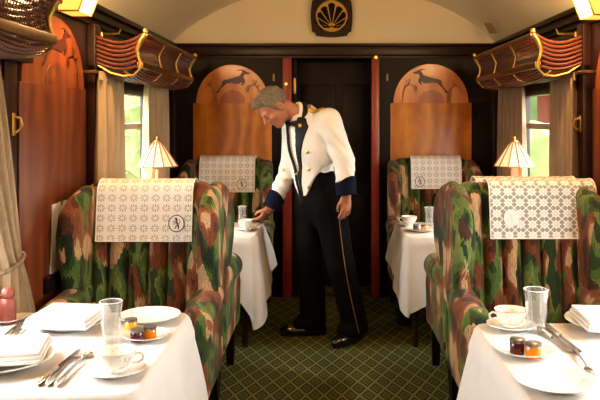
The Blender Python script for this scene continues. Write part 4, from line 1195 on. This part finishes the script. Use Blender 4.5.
q.cap(NECK - TU * .03, NECK + hv * .05, .092, .084); q.cap(NECK - TU * .08, NECK + hv * .12, .081, .075, 0, 's')
q.add(lambda x, y, z: np.abs((x - NECK.x) * hv.x + (y - NECK.y) * hv.y + (z - NECK.z) * hv.z - .018) - .016, op='i')
addpart('jacket_collar', q.mesh('jacket_collar', 1), 'black_silk', par=jac)

# -------- hair, brows, eyes
q = Field([c - .17 for c in HC], [c + .17 for c in HC], .0038)
q.ell(H(0, -.016, .034), (.083, .103, .094), HF)
q.ell(H(0, .052, .098), (.050, .042, .026), HF, .02)
def loc(x, y, z):
    dx, dy, dz = x - HC.x, y - HC.y, z - HC.z
    return [dx * a.x + dy * a.y + dz * a.z for a in HF]
def hairline(x, y, z):
    u, w, v = loc(x, y, z); line = np.interp(w, [-.12, -.05, -.02, .005, .012, .030, .048, .075, .12], [-.085, -.080, -.045, -.024, -.030, .028, .058, .078, .088]); return (line - v) * .7
q.add(hairline, op='i')
sl, g = q.pts(); u, w, v = loc(*g)
q.a += (.0028 * np.sin(u * 190 + 6 * np.sin(w * 60)) * np.sin(w * 80 + v * 60) + .002 * np.sin(w * 240 + u * 160)).astype('f4')
addpart('hair', q.mesh('hair', 0), 'hair')
for s in (-1, 1):
    b = B(); b.tube([H(s * .016, .0905, .015) - MO, H(s * .030, .089, .021) - MO, H(s * .046, .074, .016) - MO], [.004, .0055, .003], 8); b.build('eyebrow', 'hair', man)
    b = B(); b.tube([H(s * .018, .0895, -.004) - MO, H(s * .031, .0925, -.007) - MO, H(s * .044, .083, -.004) - MO], [.0012, .0020, .0012], 6); b.build('eyelashes', 'black_cloth', man)

# -------- shoes
for a, toe in ((LAN, V((.068, 4.695, 0))), (RAN, V((-.275, 4.975, 0)))):
    base = V((a.x, a.y, 0)); d = (toe - base); L = d.length; d = d.normalized(); n_ = V((-d.y, d.x, 0)); hl = base - d * .055
    q = Field((min(hl.x, toe.x) - .08, min(hl.y, toe.y) - .08, -.01), (max(hl.x, toe.x) + .08, max(hl.y, toe.y) + .08, .17), .0045)
    fr = (d, n_, V((0, 0, 1)))
    q.ell(hl + d * .01 + V((0, 0, .035)), (.045, .036, .042), fr); q.ell(hl + d * (L * .80) + V((0, 0, .030)), (.118, .051, .046), fr, .03)
    q.cap(hl + d * .06 + V((0, 0, .055)), hl + d * (L * .62) + V((0, 0, .042)), .046, .036, .03); q.cap(a - V((0, 0, .04)), a + V((0, 0, .04)), .045, None, .03)
    q.add(lambda x, y, z: .004 - z, op='i')
    sh = addpart('shoe', q.mesh('shoe', 2), 'shoe')
    P_ = []
    for i in range(48):
        t = 2 * PI * i / 48; e = math.cos(t); l_ = (L + .055) / 2; wd = .040 + .006 * e
        P_.append((e * (l_ + .014), math.sin(t) * wd * (1.0 - .12 * math.exp(-((e + .1) / .25) ** 2))))
    b = B(); b.prism(P_, hl + d * ((L + .055) / 2) - MO, d, n_, .012); b.build('sole', 'black_cloth', sh)

# -------- braid, buttons and badges found on the clothes
bpy.context.view_layer.update()
def bvh(o):
    me = o.data; return BVHTree.FromPolygons([v.co + MO for v in me.vertices], [p.vertices[:] for p in me.polygons])
bj, btr = bvh(jac), bvh(tro)
def hit(t, px, py):
    d = at(px, py, 1) - V((0, 0, CAMZ)); return t.ray_cast(V((0, 0, CAMZ)), d.normalized())
for px, py in ((307.5, 152), (308.5, 169.5), (309, 187), (296.5, 174), (286, 180), (283.5, 170)):
    p, nn, _, _ = hit(bj, px, py)
    if p is None: continue
    if nn.y > 0: nn = -nn
    b = B(); b.lathe([(0, 0), (.011, 0), (.0115, .003), (.008, .006), (0, .0075)], seg=16, mat=Matrix.Translation(p - MO) @ nn.to_track_quat('Z', 'Y').to_matrix().to_4x4()); b.build('button', 'gold', jac)
pts = []
for i in range(26):
    t = i / 25; p, nn, _, _ = hit(btr, 338.5 + 20.5 * t - 2.5 * math.sin(PI * t), 214 + 119 * t)
    if p is not None: pts.append(p - MO + V((0, -.002, 0)))
if len(pts) > 4:
    b = B(); b.tube(pts, .0032, 6); b.build('side_stripe', 'stripe', tro)
# shoulder boards
for sh_, s in ((LSH, 1), (RSH, -1)):
    a = NECK + TL * s * .085 + TU * .0; c = sh_ + TU * .055
    pts = []
    for i in range(8):
        t = i / 7 * .72; p0 = a + (c - a) * t
        p, nn, _, _ = bj.ray_cast(p0 + TU * .2, -TU)
        if p is not None: pts.append(p + TU * .004 - MO)
    if len(pts) > 3:
        b = B(); b.tube(pts, .020, 10, flat=.22) if False else None
        for off in (-.014, 0, .014): b.tube([p + TF * off for p in pts], .0085, 8)
        b.build('epaulette', 'gold', jac)
p, nn, _, _ = hit(bj, 300.0, 125.5)
if p is not None:
    b = B(); b.box((-.009, -.010, 0), (.009, .010, .006), .002, mat=Matrix.Translation(p - MO + V((0, -.012, 0))) @ Matrix.Rotation(PI / 2, 4, 'X')); b.build('lapel_badge', 'gold', jac)
# ------------------------------------------------------------------ outside
b = B(); b.box((-40, -12, -1.2), (40, 30, -1.1)); struct(b.build('ground', 'ballast'), 'pale trackside ground')
def tree(label, x, y, r, hgt, mat, seed):
    o = thing('tree', label, 'tree', (x, y, -1.1), 0, 'trees beside the track'); rnd = random.Random(seed)
    b = B(); b.tube([(0, 0, 0), (.05, .03, hgt * .4), (0, 0, hgt * .7)], [.14, .11, .07], 8); b.build('trunk', 'lampwood', o)
    b = B()
    for i in range(12):
        c = V((rnd.uniform(-r, r) * .7, rnd.uniform(-r, r) * .7, hgt * rnd.uniform(.25, 1.0)))
        rr = r * rnd.uniform(.35, .6); bmesh.ops.create_icosphere(b.bm, subdivisions=3, radius=rr, matrix=Matrix.Translation(c))
    for v in b.bm.verts: v.co += V((math.sin(v.co.z * 9 + v.co.x * 4), math.sin(v.co.x * 11 + v.co.y * 5), math.sin(v.co.y * 10 + v.co.z * 6))) * .09 * r
    b.build('crown', mat, o)
for i, (lab, x, y, r, h, m) in enumerate((('pale green tree outside the far left window', -3.7, 14.5, 1.2, 3.0, 'leaf_pale'), ('green tree outside the upper right window pane', 3.0, 12.6, 1.0, 4.0, 'leaf'),
        ('pale low bush outside the lower right window pane', 2.35, 8.2, .95, 2.4, 'leaf_pale'))):
    tree(lab, x, y, r, h, m, i)
o = thing('hut', 'red boarded hut seen through the right window', 'hut', (3.77, 10.2, -1.1))
b = B(); b.box((-.60, -.8, 0), (1.4, .8, 3.1)); b.build('boarded_wall', 'brick', o)
b = B(); b.prism([(-.75, 3.1), (1.55, 3.1), (.4, 3.9)], (0, .95, 0), (1, 0, 0), (0, 0, 1), 1.9); b.build('roof', 'blackwood', o)
# ------------------------------------------------------------------ light
w = bpy.data.worlds.new('World'); bpy.context.scene.world = w; w.use_nodes = True
bg = w.node_tree.nodes['Background']; bg.inputs[0].default_value = (.97, .98, 1.0, 1); bg.inputs[1].default_value = 13.0
for x, s_ in ((XL - .09, 1), (XR + .09, -1)):
    for wv in (FAR_W, NEAR_W):
        l = bpy.data.lights.new('window_portal', 'AREA'); l.shape = 'RECTANGLE'; l.size = HEAD - SILL; l.size_y = wv[1] - wv[0]; l.cycles.is_portal = True
        lo = bpy.data.objects.new('window_portal', l); C.objects.link(lo); lo.location = (x, (wv[0] + wv[1]) / 2, (HEAD + SILL) / 2)
        lo.rotation_euler = (0, -PI / 2 * s_, 0)
sun = bpy.data.lights.new('sun', 'SUN'); sun.energy = 1.0; sun.angle = R(3); sun.color = (1, .93, .82)
so = bpy.data.objects.new('sun', sun); C.objects.link(so); so.rotation_euler = Vector((.62, -.25, -.62)).to_track_quat('-Z', 'Y').to_euler()
# ------------------------------------------------------------------ camera
sc = bpy.context.scene
cam = bpy.data.cameras.new('camera'); co = bpy.data.objects.new('camera', cam); C.objects.link(co)
co.location = (0, 0, CAMZ); co.rotation_euler = (PI / 2, 0, 0)
cam.sensor_width = 36; cam.lens = FOC / 600 * 36; cam.shift_x = -24 / 600; cam.shift_y = -82 / 600; cam.clip_start = .05
sc.camera = co
vs = sc.view_settings; sc.display_settings.display_device = 'sRGB'; vs.view_transform = 'Standard'; vs.look = 'None'; vs.exposure = .72; vs.gamma = 1.0; vs.use_curve_mapping = False
try:
    sc.cycles.use_denoising = True; sc.cycles.max_bounces = 8; sc.cycles.transparent_max_bounces = 16; sc.cycles.caustics_reflective = False; sc.cycles.caustics_refractive = False; sc.cycles.sample_clamp_indirect = 6
except Exception: pass
